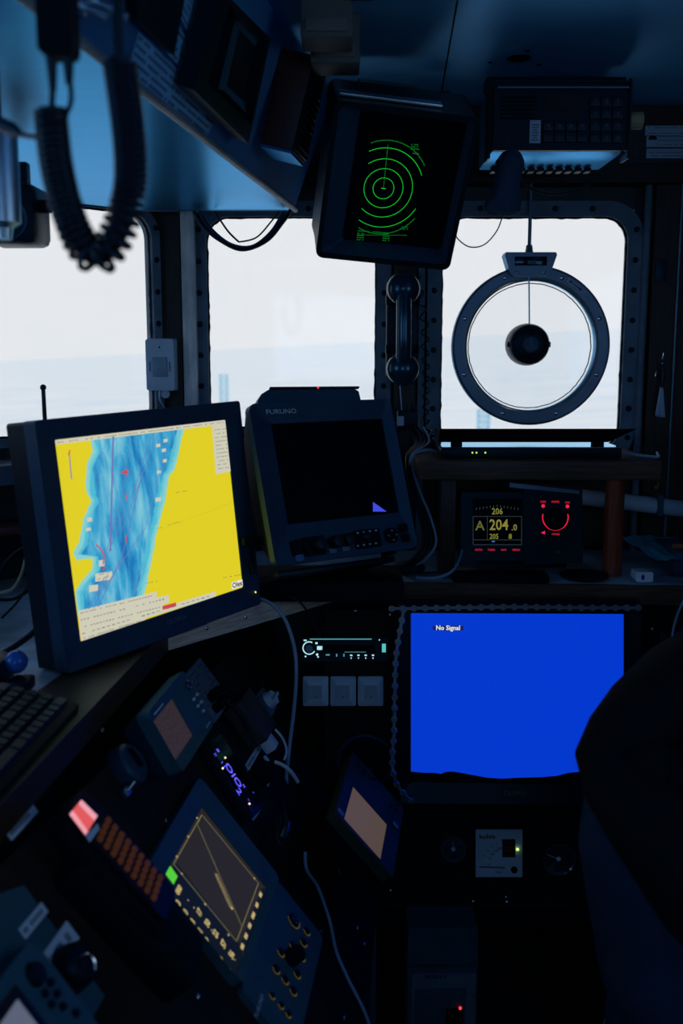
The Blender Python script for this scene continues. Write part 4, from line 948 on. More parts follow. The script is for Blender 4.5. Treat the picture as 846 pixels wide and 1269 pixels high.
# ------------------------------------------------------------------ car stereo and switches
q = loc(CP, 427, 804, 0); SMx = CP @ Matrix.Translation((q.x, 0, q.z)); k = 1.93 / F
stt = thing('car_stereo', 'car stereo with pale glowing buttons in the console front', 'stereo', SMx)
W, H = 112 * k, 31 * k
part('faceplate', MB().prism(rrect(W, H, .004), -.012, .004), m_black, stt)
m_cy = glow('stereo_glow', (.45, .80, .85), 1.0); m_cy2 = glow('stereo_dim', (.08, .30, .33)); m_tq = glow('stereo_turquoise', (.10, .55, .50))
kx = loc(SMx, 383, 803, -.012); part('volume_knob', MB().lathe([(0, -.024), (.0085, -.024), (.010, -.022), (.0105, -.012)], c=(kx.x, 0, kx.z), n=28), m_flat, stt)
mb = MB(); arc(mb, .0125, .0012, 60, 330, -.0125, kx.x, kx.z, 30)
def sq(px, py, w_, h, y=-.0125):
    q = loc(SMx, px, py, -.012); rectp(mb, q.x, q.z, w_ * k, h * k, y)
sq(396, 803, 7, 5); sq(392, 797, 3, 2.4); sq(378, 793.5, 4, 1.8); sq(378.5, 813.5, 2, 2); sq(394, 814, 2, 2); sq(470, 793, 1.5, 1.5)
q = loc(SMx, 393, 810, 0); mb.poly([(q.x + .0026 * math.cos(R(t)), -.0125, q.z + .0026 * math.sin(R(t))) for t in range(0, 360, 30)])
for i in range(4): sq(435 + i * 9, 812, 3, 1.8); sq(435 + i * 9, 815.5, 1.5, 1.5)
screen_part(stt, mb, m_cy, 'lit_buttons', kind='stuff')
mb = MB(); sq(422, 792, 80, 1.4); sq(406, 811.5, 5, 1.8); sq(417, 812, 1.6, 3.6); sq(426, 812, 1.6, 3.6); sq(440, 808, 28, .8); screen_part(stt, mb, m_cy2, 'lit_strip')
mb = MB(); sq(475.5, 803, 5, 11); screen_part(stt, mb, m_tq, 'lit_side_button')
part('display', MB().box((.008, -.012, .002), (.11, .001, .016)), m_gloss, stt, smooth=False)
part('knob_cap', MB().lathe([(0, -.0252), (.007, -.0250), (.008, -.024)], c=(kx.x, 0, kx.z), n=24), m_cable, stt)
for i, px in enumerate((391, 425, 459)):
    q = loc(CP, px, 856, 0); M_ = CP @ Matrix.Translation((q.x, 0, q.z))
    s = thing('light_switch', ['pale square rocker switch under the stereo, leftmost of three', 'pale square rocker switch under the stereo, middle of three', 'pale square rocker switch under the stereo, rightmost of three'][i], 'switch', M_, group='three switches under the stereo')
    w_ = .0515; part('plate', MB().prism(rrect(w_, .060, .004), .0, -.006).prism(rrect(w_, .060, .004), -.006, -.014, top=rrect(.030, .036, .002)), m_white, s)
    part('rocker', MB().prism(rrect(.026, .027, .001), -.013, -.018), mat('rocker_plastic', (.30, .40, .52), .4), s)
    part('rocker_dot', MB().lathe([(0, -.0186), (.0012, -.0185), (.0014, -.018)], c=(0, 0, -.009), n=8), m_ink, s)

# big round speaker grille seen as thin arc
q = loc(CP, 452, 945, 0); sg = thing('round_speaker', 'black round loudspeaker grille between the switches and the angled plotter', 'speaker', CP @ Matrix.Translation((q.x, 0, q.z)))
part('rim', MB().lathe([(.050, .0), (.054, -.006), (.058, -.004), (.058, .002)], n=48), m_plastic, sg)
part('cone', MB().lathe([(.0, -.004), (.014, -.006), (.018, .0), (.05, -.002)], n=36), m_flat, sg)

# ------------------------------------------------------------------ gauges
def gframe(px, py): q = loc(CP, px, py, 0); return CP @ Matrix.Translation((q.x, 0, q.z))
k = 1.87 / F
G = gframe(617, 1055); gk = thing('kohm_meter', 'white square kohm insulation meter with a green light, below the blue screen', 'gauge', G)
W, H = 63 * k, 65 * k
part('case', MB().ring(rrect(W + .007, H + .007, .003), rrect(W, H, .002), -.014, .004), m_flat, gk)
part('face', MB().box((0, -.008, 0), (W + .002, .003, H + .002)), m_white, gk, smooth=False)
mb = MB(); mb.text('kohm', .014, -W / 2 + .008, H / 2 - .016, -.0104, ax='LEFT', bold=.0003)
cxg, czg = .022, -.030
for i, (a, s_) in enumerate(((172, '0'), (155, '50'), (142, '80'), (130, '100'), (118, '200'), (106, ''), (96, '500'))):
    r0, r1 = .052, .060
    if i == 0: r0, r1 = .05, .056
    line(mb, (cxg + r0 * math.cos(R(a)), czg + r0 * math.sin(R(a))), (cxg + r1 * math.cos(R(a)), czg + r1 * math.sin(R(a))), .0009, -.0104)
    if s_: mb.text(s_, .0075, cxg + .044 * math.cos(R(a)), czg + .044 * math.sin(R(a)), -.0104)
mb.text('MAX', .006, .0, -H / 2 + .010, -.0104)
line(mb, (-W / 2 + .008, -.028), (.012, -.0295), .0022, -.0106)
part('scale_print', mb, m_ink, gk, smooth=False)
part('digital_block', MB().box((.020, -.0105, .010), (.026, .003, .036)), mat('dark_red_block', (.045, .008, .012), .3), gk, smooth=False)
mb = MB()
for i in range(3): rectp(mb, .018, .020 - i * .007, .018, .0022, -.0122)
part('block_print', mb, mat('dull_red_print', (.20, .03, .04), .5), gk, smooth=False)
part('adjust_screw', MB().lathe([(0, -.014), (.0065, -.013), (.007, -.008)], c=(.031, 0, -.034), n=20), m_flat, gk)
part('status_light', MB().sph((.0375, -.012, .008), .0028), glow('led_lime', (.75, 1, .2), 1.4), gk)
def round_gauge(px, py, r, label, rimm, facem, needle):
    g = thing('round_gauge', label, 'gauge', gframe(px, py))
    part('rim', MB().lathe([(r - .003, -.006), (r - .0015, -.012), (r + .001, -.012), (r + .002, -.004), (r + .002, .002)], n=44), rimm, g)
    part('face', MB().lathe([(0, -.006), (r - .002, -.006), (r - .002, -.003)], n=40), facem, g, smooth=False)
    mb = MB()
    for i in range(11):
        a = R(225 - 27 * i); line(mb, ((r - .008) * math.cos(a), (r - .008) * math.sin(a)), ((r - .004) * math.cos(a), (r - .004) * math.sin(a)), .0009, -.0063)
    part('scale_print', mb, m_grey, g, smooth=False)
    mb = MB(); line(mb, (0, 0), ((r - .009) * math.cos(R(needle)), (r - .009) * math.sin(R(needle))), .0014, -.0066); mb.lathe([(0, -.009), (.004, -.0085), (.0045, -.006)], n=16); part('needle', mb, m_white, g)
round_gauge(561, 1051, .024, 'small black round gauge left of the kohm meter', m_dev, mat('dark_gauge_face', (.02, .035, .05), .3), 92)
round_gauge(691, 1063, .0335, 'chrome-rimmed round gauge right of the kohm meter', m_chrome, mat('gauge_face', (.05, .10, .16), .4), 160)

# grey instrument box in the recess
GB = pose(P(548, 1210, 1.80), (0, 0, 1)); k = 1.80 / F
gb = thing('wall_instrument', 'grey instrument box with sloped top and a red light, low in the console recess', 'instrument', GB)
W = 96 * k; zt_g = loc(GB, 548, 1150).z; zm = loc(GB, 548, 1198).z
part('case', MB().box((0, .05, -.10), (W, .10, .24 + zm), .004).prism([(-W / 2, zm - .002), (W / 2, zm - .002), (W / 2 - .002, zt_g), (-W / 2 + .002, zt_g)], .0, .10), m_dev, gb)
part('door', MB().box((.002, -.004, zm - .10), (W - .012, .010, .18), .003), m_grey, gb)
q = loc(GB, 545, 1247, -.01); part('meter_window', MB().box((q.x, -.0095, q.z - .012), (.100, .004, .10), .002), m_dev, gb)
mb = MB()
for i in range(9):
    a = R(160 - 13 * i); line(mb, (q.x + .03 + .06 * math.cos(a), q.z - .03 + .06 * math.sin(a)), (q.x + .03 + .066 * math.cos(a), q.z - .03 + .066 * math.sin(a)), .001, -.0118)
part('scale_print', mb, m_ink, gb, smooth=False)
part('meter_block', MB().box((loc(GB, 562, 1252, 0).x, -.0125, loc(GB, 562, 1256, 0).z), (.034, .003, .04)), m_flat, gb, smooth=False)
q = loc(GB, 570, 1249, -.014); part('status_light', MB().sph((q.x, -.015, q.z), .0032), glow('led_red2', (1, .03, .04), 2), gb)
q = loc(GB, 540, 1211, -.01); part('lettering', MB().text('NC011-Y', .011, q.x, q.z, -.0095, bold=.0004), m_ink, gb, smooth=False)

# ------------------------------------------------------------------ side console: large plotter
def Rloc(px, py, y=0): return loc(MP, px, py, y)
PM = pose((-0.171, 1.278, 0.873), (-37.1, -2.1, 82.9))
pt = thing('large_plotter', 'large navy plotter on the side console, yellow depth graph and a green box on screen', 'plotter', PM)
tlc, trc, brc = loc(PM, 182.5, 1081), loc(PM, 245.4, 967.6), loc(PM, 347, 1098)
x0, x1 = tlc.x, trc.x + .002; z1 = trc.z + .004; z0 = loc(PM, 290, 1245).z
W, H = x1 - x0, z1 - z0; cx, cz = (x0 + x1) / 2, (z0 + z1) / 2
part('bezel', MB().ring(rrect(W, H, .012, cx, cz), rrect(.211, .158, .002), -.006, .016, 0), m_dev, pt)
part('case', MB().prism(rrect(W - .004, H - .004, .01, cx, cz), .016, .05), m_black, pt)
part('screen', MB().box((0, .004, 0), (.214, .004, .161)), glow('plotter_screen', (.019, .017, .012)), pt, smooth=False)
m_py = glow('plotter_yellow', (.62, .48, .20)); m_pl = glow('plotter_line', (.22, .19, .08)); m_pb = glow('plotter_bar', (.004, .007, .010))
def pl(a): q = loc(PM, *a); return (q.x, q.z)
mb = MB()
for pts in ([(197, 1098), (204, 1084), (298, 1204), (291, 1214)], [(204, 1084), (219, 1070), (301, 1175), (298, 1204)]): quadp(mb, PM, pts, .0018)
screen_part(pt, mb, m_pb)
mb = MB()
for a, b in (((216, 1070), (251, 1009)), ((251, 1009), (321, 1094)), ((321, 1094), (294, 1166)), ((294, 1166), (216, 1070)), ((245, 1020), (300, 1146)), ((246, 1019), (251, 1009))): line(mb, pl(a), pl(b), .0011, .0014)
screen_part(pt, mb, m_pl, 'graph_lines', kind='stuff')
mb = MB()
a, b = (268, 1082), (287, 1124)
d = Vector((pl(b)[0] - pl(a)[0], pl(b)[1] - pl(a)[1])).normalized(); n_ = Vector((-d.y, d.x)) * .002
for s_ in (-1, 1): line(mb, (pl(a)[0] + n_.x * s_, pl(a)[1] + n_.y * s_), (pl(b)[0] + n_.x * s_, pl(b)[1] + n_.y * s_), .001, .0012)
for a in ((226, 1082), (255, 1120), (284, 1158), (245, 1013), (234, 1036), (220, 1061), (316, 1088)): q = pl(a); rectp(mb, q[0], q[1], .0026, .0026, .0012)
q = pl((288, 1125)); rectp(mb, q[0], q[1], .004, .004, .001)
# columns of figures down the left side and along the bottom (runs of strokes)
PR = random.Random(3)
def figs(a, b, n, w_, h, rows=3):
    for i in range(n):
        t = (i + .5) / n; q = pl((a[0] + (b[0] - a[0]) * t, a[1] + (b[1] - a[1]) * t))
        for g in range(rows):
            if PR.random() < .12: continue
            xx_ = q[0] + (g - (rows - 1) / 2) * w_ / rows
            rectp(mb, xx_, q[1] + h * .35, w_ / rows * .7, h * .18, .0012); rectp(mb, xx_, q[1] - h * .35, w_ / rows * .7, h * .18, .0012)
            if PR.random() < .7: rectp(mb, xx_ - w_ / rows * .25, q[1], w_ / rows * .2, h * .8, .0012)
            if PR.random() < .7: rectp(mb, xx_ + w_ / rows * .25, q[1], w_ / rows * .2, h * .8, .0012)
            if PR.random() < .5: rectp(mb, xx_, q[1], w_ / rows * .6, h * .16, .0012)
def nums(a, b, items, size, sx=1.0):
    n = len(items)
    for i, t_ in enumerate(items):
        f = (i + .5) / n; q = pl((a[0] + (b[0] - a[0]) * f, a[1] + (b[1] - a[1]) * f)); mb.text(t_, size, q[0], q[1], .0012, sx=sx, bold=.0004)
nums((217, 1114), (288, 1207), ['53', '60', '33', '22', '29', '21', '50', '22'], .0125, .9)
nums((221, 1101), (224, 1104), ['000'], .011); nums((243, 1124), (293, 1189), ['17', '50', '22', '57', '56'], .0125, .9)
nums((203, 1099), (209, 1110), ['00', '00', '00'], .006); nums((299, 1179), (326, 1102), ['000', '000', '000', '0000', '000', '000'], .0078, .9)
nums((230, 1110), (295, 1193), ['-'] * 9, .008, .8)
screen_part(pt, mb, m_py, 'figures', kind='stuff')
mb = MB(); quadp(mb, PM, [(205, 1083), (211, 1073), (220, 1086), (215, 1096)], .001); screen_part(pt, mb, glow('plotter_green', (.09, .62, .04)), label='green box on the plotter screen')
mb = MB(); quadp(mb, PM, [(325, 1100), (331, 1102), (302, 1180), (297, 1172)], .0018); screen_part(pt, mb, m_pb)
# back plate under the plotter
q0 = Rloc(205, 1040); q1 = Rloc(245, 968)
part('flange', MB().box((cx, .018, cz + .0), (W + .02, .004, H + .03), .002), m_plastic, pt)
# control unit below the plotter
CU = PM @ Matrix.Translation((0, .004, 0)); cu = thing('plotter_keypad', 'navy keypad with yellow-ringed buttons below the large plotter', 'keypad', CU)
a = loc(CU, 347, 1098); z1 = z0 - .003; zbt = z1 - .115
xr = loc(CU, 392, 1150).x
part('case', MB().prism(rrect(W, .115, .01, cx, (z1 + zbt) / 2), -.004, .03), m_dev, cu)
m_yr = glow('yellow_backlit_ring', (.085, .066, .010))
def ringbtn(px, py, r, big=False):
    q = loc(CU, px, py, -.004); kk = part('button', MB().lathe([(0, -.008), (r * .8, -.0078), (r * .9, -.004)], c=(q.x, 0, q.z), n=20), m_black, cu)
    mb = MB(); arc(mb, r * 1.12, .0008, 120, 300, -.0055, q.x, q.z, 18); part('ring_print', mb, m_yr, kk, smooth=False)
    if big:
        for dx_, dz_ in ((.004, .003), (-.004, .003), (.004, -.004), (-.004, -.004)): part('pip', MB().box((q.x + dx_, -.0083, q.z + dz_), (.0012, .0008, .0012)), m_white, kk, smooth=False)
ringbtn(363, 1140, .0125, True)
for a in ((379, 1154), (375, 1168), (362, 1172), (373, 1186), (347, 1180), (341, 1201), (352, 1214), (367, 1207), (362, 1228)): ringbtn(*a, .0068)
for a in ((336, 1234), (347, 1246), (356, 1257)): ringbtn(*a, .005)
q = loc(CU, 359, 1188, -.004); part('knob', MB().lathe([(0, -.026), (.010, -.025), (.012, -.022), (.013, -.004)], c=(q.x, 0, q.z), n=24), m_flat, cu)
q = loc(CU, 321, 1247, -.004); part('logo_text', MB().text('FURUNO', .009, q.x, q.z, -.0044, sx=1.2), m_white, cu, smooth=False)

# small plotter
S1 = pose((-0.246, 1.391, 1.058), (-28.0, -1.3, 82.9)); sp_ = thing('small_plotter', 'small blue-grey chart plotter with a dim pinkish screen on the side console', 'plotter', S1)
def sl(a, y=0): q = loc(S1, *a, y); return q
a, b, c_, d_ = sl((178.4, 885)), sl((221, 832)), sl((259, 899)), sl((220.3, 961.8))
x0, x1 = (a.x + d_.x) / 2, (b.x + c_.x) / 2; z1, z0 = (a.z + b.z) / 2, (c_.z + d_.z) / 2
W, H = x1 - x0, z1 - z0; cx, cz = (x0 + x1) / 2, (z0 + z1) / 2
part('bezel', MB().ring(rrect(W, H, .009, cx, cz), rrect(.097, .065, .002), -.008, .014, 0), m_dev, sp_)
part('case', MB().prism(rrect(W, H, .009, cx, cz), .014, .045, top=rrect(W - .02, H - .02, .009, cx, cz)), m_plastic, sp_)
m_pk = glow('dim_pink_map', (.028, .020, .022)); part('screen', MB().box((0, .003, 0), (.099, .003, .067)), m_pk, sp_, smooth=False)
mb = MB(); PR = random.Random(5)
for i in range(7):
    z = -.028 + i * .009; pts = [(-.046 + j * .008, z + PR.uniform(-.004, .004)) for j in range(12)]
    for j in range(11): line(mb, pts[j], pts[j + 1], .0008, .0012)
screen_part(sp_, mb, glow('map_contour', (.045, .03, .06)), 'map_contours', kind='stuff')
q = sl((228, 851)); part('direction_pad', MB().lathe([(0, -.0105), (.008, -.010), (.009, -.008)], c=(q.x, 0, q.z), n=20), m_plastic, sp_)
for a in ((226, 847), (231, 848.5), (226, 854), (230, 855.5)): q = sl(a); part('key', MB().box((q.x, -.0108, q.z), (.0018, .001, .0018)), m_white, sp_, smooth=False)
for a in ((238, 863.5), (234, 869.5), (243, 873), (239, 878), (245.5, 884)): q = sl(a); part('key', MB().prism(rrect(.0075, .004, .0015, q.x, q.z), -.011, -.008), m_white, sp_)
q = sl((252, 897)); mb = MB()
for i in range(4): rectp(mb, x1 - .030 + i * .007, z0 + .008, .005, .0025, -.0083)
for i in range(8): rectp(mb, x0 + .014 + i * .0055, z1 - .010, .004, .003, -.0083)
part('print', mb, m_white, sp_, smooth=False, kind='stuff')
part('stand', MB().box((cx, .06, cz), (.05, .06, .05), .004), m_black, sp_)

# switch card with knobs beyond the small plotter
q = Rloc(255, 855, -.01); cdM = MP @ Matrix.Translation((q.x, -.012, q.z))
cd_ = thing('switch_card', 'printed grey card with a cluster of black knobs right of the small plotter', 'control panel', cdM)
a, b, c_ = [loc(cdM, *p) for p in ((248, 826), (266, 850), (240, 845))]
part('card', MB().box((0, .003, 0), (.11, .012, .095), .002), m_grey, cd_)
mb = MB(); PR = random.Random(8)
for i in range(9):
    for j in range(9):
        if PR.random() < .5: rectp(mb, -.045 + i * .011, -.038 + j * .0095, .008, .002, -.0034)
part('print', mb, m_ink, cd_, smooth=False)
for i, p in enumerate(((-.030, -.032), (-.012, -.034), (.006, -.032), (.024, -.034), (-.020, -.014), (0, -.014), (.018, -.016))): part('knob', MB().lathe([(0, -.022), (.007, -.021), (.0085, -.003)], c=(p[0], 0, p[1]), n=16), m_flat, cd_)

# brown junction box with pale connector and plug
q = Rloc(310, 890, -.02); jb = thing('junction_box', 'dark brown junction box on the side console with a pale connector', 'box', MP @ Matrix.Translation((q.x, -.02, q.z)))
part('case', MB().box((0, .0, 0), (.085, .038, .085), .003), mat('brown_box', (.035, .032, .034), .5), jb)
q = loc(jb.matrix_world, 331, 898); part('connector', MB().box((-.010, -.004, -.055), (.030, .022, .026), .003), m_white, jb, label='pale cable connector')
q = Rloc(333, 868, -.02); rk = thing('rotary_switch', 'pale rotary switch with a curved handle above the junction box', 'switch', MP @ Matrix.Translation((q.x, -.01, q.z)))
part('plate', MB().box((0, 0, 0), (.058, .012, .050), .002), m_grey, rk)
part('handle', MB().lathe([(0, -.026), (.014, -.024), (.017, -.008)], n=24).box((0, -.026, 0), (.034, .010, .008), .003), m_white, rk)
mb = MB()
for i in range(6): line(mb, (-.026 + i * .004, .016), (-.026 + i * .004, .022), .0014, -.0064)
part('print', mb, m_ink, rk, smooth=False)

# radio with blue-violet digits
ax, bx = Rloc(262, 925, -.01), Rloc(315, 990, -.01)
RL = MP @ Matrix.Translation((0, -.014, 0))
p1_, p2_, p3_, p4_ = [loc(RL, *p) for p in ((252, 932), (262, 915), (323, 985), (312, 1010))]
cxx = sum(p.x for p in (p1_, p2_, p3_, p4_)) / 4; czz = sum(p.z for p in (p1_, p2_, p3_, p4_)) / 4
wv = ((p2_ - p1_).length + (p3_ - p4_).length) / 2; hv = ((p3_ - p2_).length + (p4_ - p1_).length) / 2
ang = math.atan2((p3_ - p2_).x, -(p3_ - p2_).z)
VH = RL @ Matrix.Translation((cxx, 0, czz)) @ Matrix.Rotation(ang, 4, 'Y')
vh = thing('digit_radio', 'small black radio with glowing blue-violet digits on the side console', 'radio', VH)
part('case', MB().box((0, .008, 0), (wv * 1.15, .03, hv * 1.12), .003), m_black, vh)
part('face', MB().box((0, -.0075, 0), (wv, .002, hv)), m_gloss, vh, smooth=False)
m_vi = glow('violet_digits', (.12, .10, 1.0), 1.3); mb = MB()
Mr = Matrix.Rotation(R(90), 4, 'Y')
def vtext(px, py, s_, size): q = loc(VH, px, py, -.009); mb.text(s_, size, 0, 0, 0, M=Matrix.Translation((q.x, -.0092, q.z)) @ Mr, bold=.0003)
vtext(289, 961, 'OIO', .024); vtext(302, 974, 'H', .008); vtext(282, 947, '6', .008); vtext(296, 981, '2', .022); vtext(278, 950, '1', .01); vtext(267, 935, '::', .014); vtext(275, 945, '\\', .01); vtext(314, 982, '-', .008); vtext(308, 991, '-', .01); vtext(270, 930, '#', .01)
screen_part(vh, mb, m_vi, 'lit_digits')
m_or = glow('orange_led', (1, .6, .3), 2); mb = MB()
for a in ((279, 939), (276, 952), (309, 996)): q = loc(VH, *a, -.009); mb.sph((q.x, -.009, q.z), .0016)
part('lit_dot', mb, m_or, vh)

# label tapes
def tape(a, b, wpx, label, M0=MP, y=-.002, h=None):
    p, q = loc(M0, *a, y), loc(M0, *b, y); L = (q - p).length; an = math.atan2(q.z - p.z, q.x - p.x); c = (p + q) / 2
    M_ = M0 @ Matrix.Translation((c.x, y, c.z)) @ Matrix.Rotation(-an, 4, 'Y'); t = thing('label_tape', label, 'label', M_)
    part('tape', MB().box((0, 0, 0), (L, .0022, wpx), .0004), m_white, t, smooth=False); mb = MB(); PR = random.Random(int(a[0]))
    n = max(3, int(L / .0045))
    for i in range(1, n - 1):
        if PR.random() < .85: rectp(mb, -L / 2 + i * L / n, 0, .0026, wpx * .4, -.0014)
    part('print', mb, m_ink, t, smooth=False)
tape((306, 951), (322, 924), .011, 'narrow pale label tape right of the violet-digit radio, the longer one')
tape((330, 972), (336, 958), .010, 'short pale label tape just below the plug, right of the violet-digit radio')
tape((10, 1036), (43, 1001), .013, 'pale blue label tape on the side console left of the red-screen handset')
tape((27, 1158), (55, 1124), .013, 'pale blue label tape above the pale two-line label at lower left')
tape((58, 1198), (90, 1152), .024, 'wide pale label at lower left beside the black knob')
tape((312, 1014), (322, 1000), .009, 'tiny dim label tape at the lower end of the violet-digit radio')

# red-screen handset
hp = [(86, 1005), (116, 985), (190, 1105), (165, 1135)]
HF = MP @ Matrix.Translation((0, -.055, 0)); c = loc(HF, 136, 1055); axis_a, axis_b = loc(HF, 101, 995), loc(HF, 182, 1125)
an = math.atan2((axis_b - axis_a).x, -(axis_b - axis_a).z)
HS = HF @ Matrix.Translation((c.x, 0, c.z)) @ Matrix.Rotation(an, 4, 'Y') @ Matrix.Rotation(R(0), 4, 'X')
hs_ = thing('red_screen_handset', 'black keypad handset with a lit red screen and orange keys at lower left', 'handset', HS)
hw = (loc(HS, 86, 1005) - loc(HS, 116, 988)).length * 1.02; hl = (axis_b - axis_a).length + .03
part('body', MB().prism(rrect(hw, hl, .010, 0, -.012), -.012, .02), m_black, hs_)
def hq(px, py): q = loc(HS, px, py, -.013); return q
mb = MB(); mb.poly([(hq(*p).x, -.0126, hq(*p).z) for p in ((86, 1009), (101, 991), (121, 1011), (106, 1035))]); sc_ = screen_part(hs_, mb, glow('red_lcd', (.75, .10, .11)), 'screen', label='lit red screen')
mb = MB()
for pp_ in (((86, 1009), (90, 1004), (109, 1030), (106, 1035)), ((97, 996), (101, 991), (121, 1011), (117, 1017))): mb.poly([(hq(*p).x, -.0130, hq(*p).z) for p in pp_])
screen_part(hs_, mb, glow('pink_lcd_band', (.85, .35, .42)), 'screen_band')
mb = MB(); mb.poly([(hq(*p).x, -.0127, hq(*p).z) for p in ((106, 1036), (121, 1020), (124, 1027), (111, 1044))]); part('nameplate', mb, m_white, hs_, smooth=False)
m_ok = glow('orange_keys', (.036, .012, .005)); KM = MB().prism(rrect(hw * .13, .0065, .0016), -.0035, .001).mesh('key', m_ok)
zk = hq(121, 1036).z - .004
for r_ in range(9):
    for c_ in range(4):
        if r_ in (2,) and c_ in (1, 2): continue
        part('key', KM, None, hs_, M=Matrix.Translation(((c_ - 1.5) * hw * .20, -.012, zk - r_ * .0118)))
part('wide_key', MB().prism(rrect(hw * .4, .007, .002, 0, zk - 2 * .0118), -.0155, -.012), m_ok, hs_)
mb = MB().box((0, .012, -.02), (hw * 1.25, .03, hl * 1.05), .008); mb.box((0, .035, -.08), (hw * 1.4, .05, hl * 1.2), .01); part('cradle', mb, m_flat, hs_)
p, q = loc(HS, 122, 1002, .0), loc(HS, 146, 1036, .0); part('side_strip', MB().cyl(p, q, .0016, n=8), m_metal, hs_)

# round knob disc and black rotary below
q = Rloc(160, 948, -.01); cable('thin_wire', [P(768, 1225, 1.75), P(757, 1245, 1.75), P(745, 1275, 1.75), P(735, 1300, 1.75)], .0012, m_white, 'thin pale wire low in the dark recess left of the person')
rb = thing('selector_dial', 'large dark round knob left of the small plotter', 'dial', MP @ Matrix.Translation((q.x, 0, q.z)))
part('disc', MB().lathe([(0, -.022), (.024, -.022), (.029, -.018), (.031, -.010), (.031, .002)], n=36), m_plastic, rb)
part('pointer', MB().box((0, -.025, .004), (.005, .008, .03), .002), m_flat, rb)
q = Rloc(155, 982, -.002); solo('toggle_switch', MB().box((0, -.004, 0), (.02, .008, .012), .002).cyl((.0, -.006, 0), (.006, -.020, .004), .0025, n=10), m_metal, 'small metal toggle switch below the large dark knob', 'switch', M=MP @ Matrix.Translation((q.x, 0, q.z)))
q = Rloc(92, 1198, -.01); kb = thing('black_selector', 'black selector knob with a bright curved pointer beside the wide pale label', 'knob', MP @ Matrix.Translation((q.x, 0, q.z)))
part('disc', MB().lathe([(0, -.026), (.018, -.026), (.022, -.022), (.026, -.004), (.026, .002)], n=32), m_black, kb)
part('pointer', MB().tube(smoothpath([(-.010, -.029, .008), (0, -.031, .003), (.002, -.031, -.006), (-.004, -.029, -.014)], 5), .0022, 8), m_chrome, kb)

# bottom-left plotter (partly out of frame)
q = Rloc(40, 1240, -.03); BLM = MP @ Matrix.Translation((0, -.03, 0))
bp_ = thing('corner_plotter', 'navy plotter with a pale grey screen, cut off by the bottom left corner', 'plotter', BLM)
a, b, c_ = loc(BLM, 40, 1168), loc(BLM, 112, 1262), loc(BLM, -60, 1310)
W, H = .235, .155; x1 = a.x + .004; z1 = a.z + .004; cx = x1 - W / 2; cz = z1 - H / 2
sx_, sz_ = loc(BLM, 17, 1237).x, loc(BLM, 17, 1237).z
part('bezel', MB().prism(rrect(W, H, .012, cx, cz), 0, .026), m_dev, bp_)
part('screen_surround', MB().box((sx_ - .07, -.0015, sz_ - .045), (.16, .003, .105), .001), m_black, bp_)
part('screen', MB().box((sx_ - .067, -.0035, sz_ - .045), (.13, .002, .085)), glow('pale_screen', (.10, .12, .18)), bp_, smooth=False)
q = loc(BLM, 43, 1208); part('direction_pad', MB().lathe([(0, -.006), (.011, -.0055), (.013, 0)], c=(q.x, 0, q.z), n=20), m_black, bp_)
for p in ((62, 1218), (55, 1232), (70, 1232), (63, 1245), (77, 1248), (93, 1256)): q = loc(BLM, *p); part('key', MB().lathe([(0, -.004), (.004, -.0035), (.0048, 0)], c=(q.x, 0, q.z), n=12), m_black, bp_)
part('mount', MB().box((cx, .03, cz), (W - .04, .02, H - .04)), m_black, bp_, smooth=False)

# grey plotter on a bracket
GM = pose((0.044, 1.641, 0.79), (-41.5, -1.0, 82.3))
gp = thing('bracket_plotter', 'blue-grey plotter with a plain beige lit screen, on a bracket between the consoles', 'plotter', GM)
def gl_(a): return loc(GM, *a)
a, b, c_, d_ = gl_((412, 1010.8)), gl_((433.3, 932)), gl_((497, 1003.7)), gl_((483.7, 1088.8))
W = ((b - a).length + (c_ - d_).length) / 2; H = ((c_ - b).length + (d_ - a).length) / 2; cx = (a.x + b.x + c_.x + d_.x) / 4; cz = (a.z + b.z + c_.z + d_.z) / 4
part('bezel', MB().ring(rrect(W, H, .006, cx, cz), rrect(.126, .094, .002), -.006, .014, 0), m_neut, gp)
part('case', MB().prism(rrect(W - .004, H - .004, .006, cx, cz), .014, .055, top=rrect(W - .04, H - .04, .006, cx, cz)), m_black, gp)
part('screen', MB().box((0, .003, 0), (.128, .003, .096)), glow('beige_screen', (.088, .060, .040)), gp, smooth=False, label='plain beige lit screen')
xb_ = cx + W / 2 - (cx + W / 2 - .063) / 2
for (px, py) in ((442, 944), (441, 951), (449, 957), (457, 957), (447, 961), (455, 965), (461, 968), (484, 991), (489, 998), (488, 1005), (482, 1000)): q = gl_((px, py)); part('key', MB().lathe([(0, -.0095), (.0032, -.009), (.004, -.006)], c=(q.x, 0, q.z), n=12), m_black, gp)
for p in ((419, 1009), (487, 1025)): q = gl_(p); part('badge', MB().box((q.x, -.0065, q.z), (.012, .002, .014), .001), m_cable, gp)
part('bracket', MB().box((cx, .065, cz - .01), (.05, .03, .06), .004).cyl((cx, .07, cz - .01), (cx, .10, cz - .03), .014, n=16), m_black, gp)

def PP(px, py, off): return MP @ loc(MP, px, py, -off)
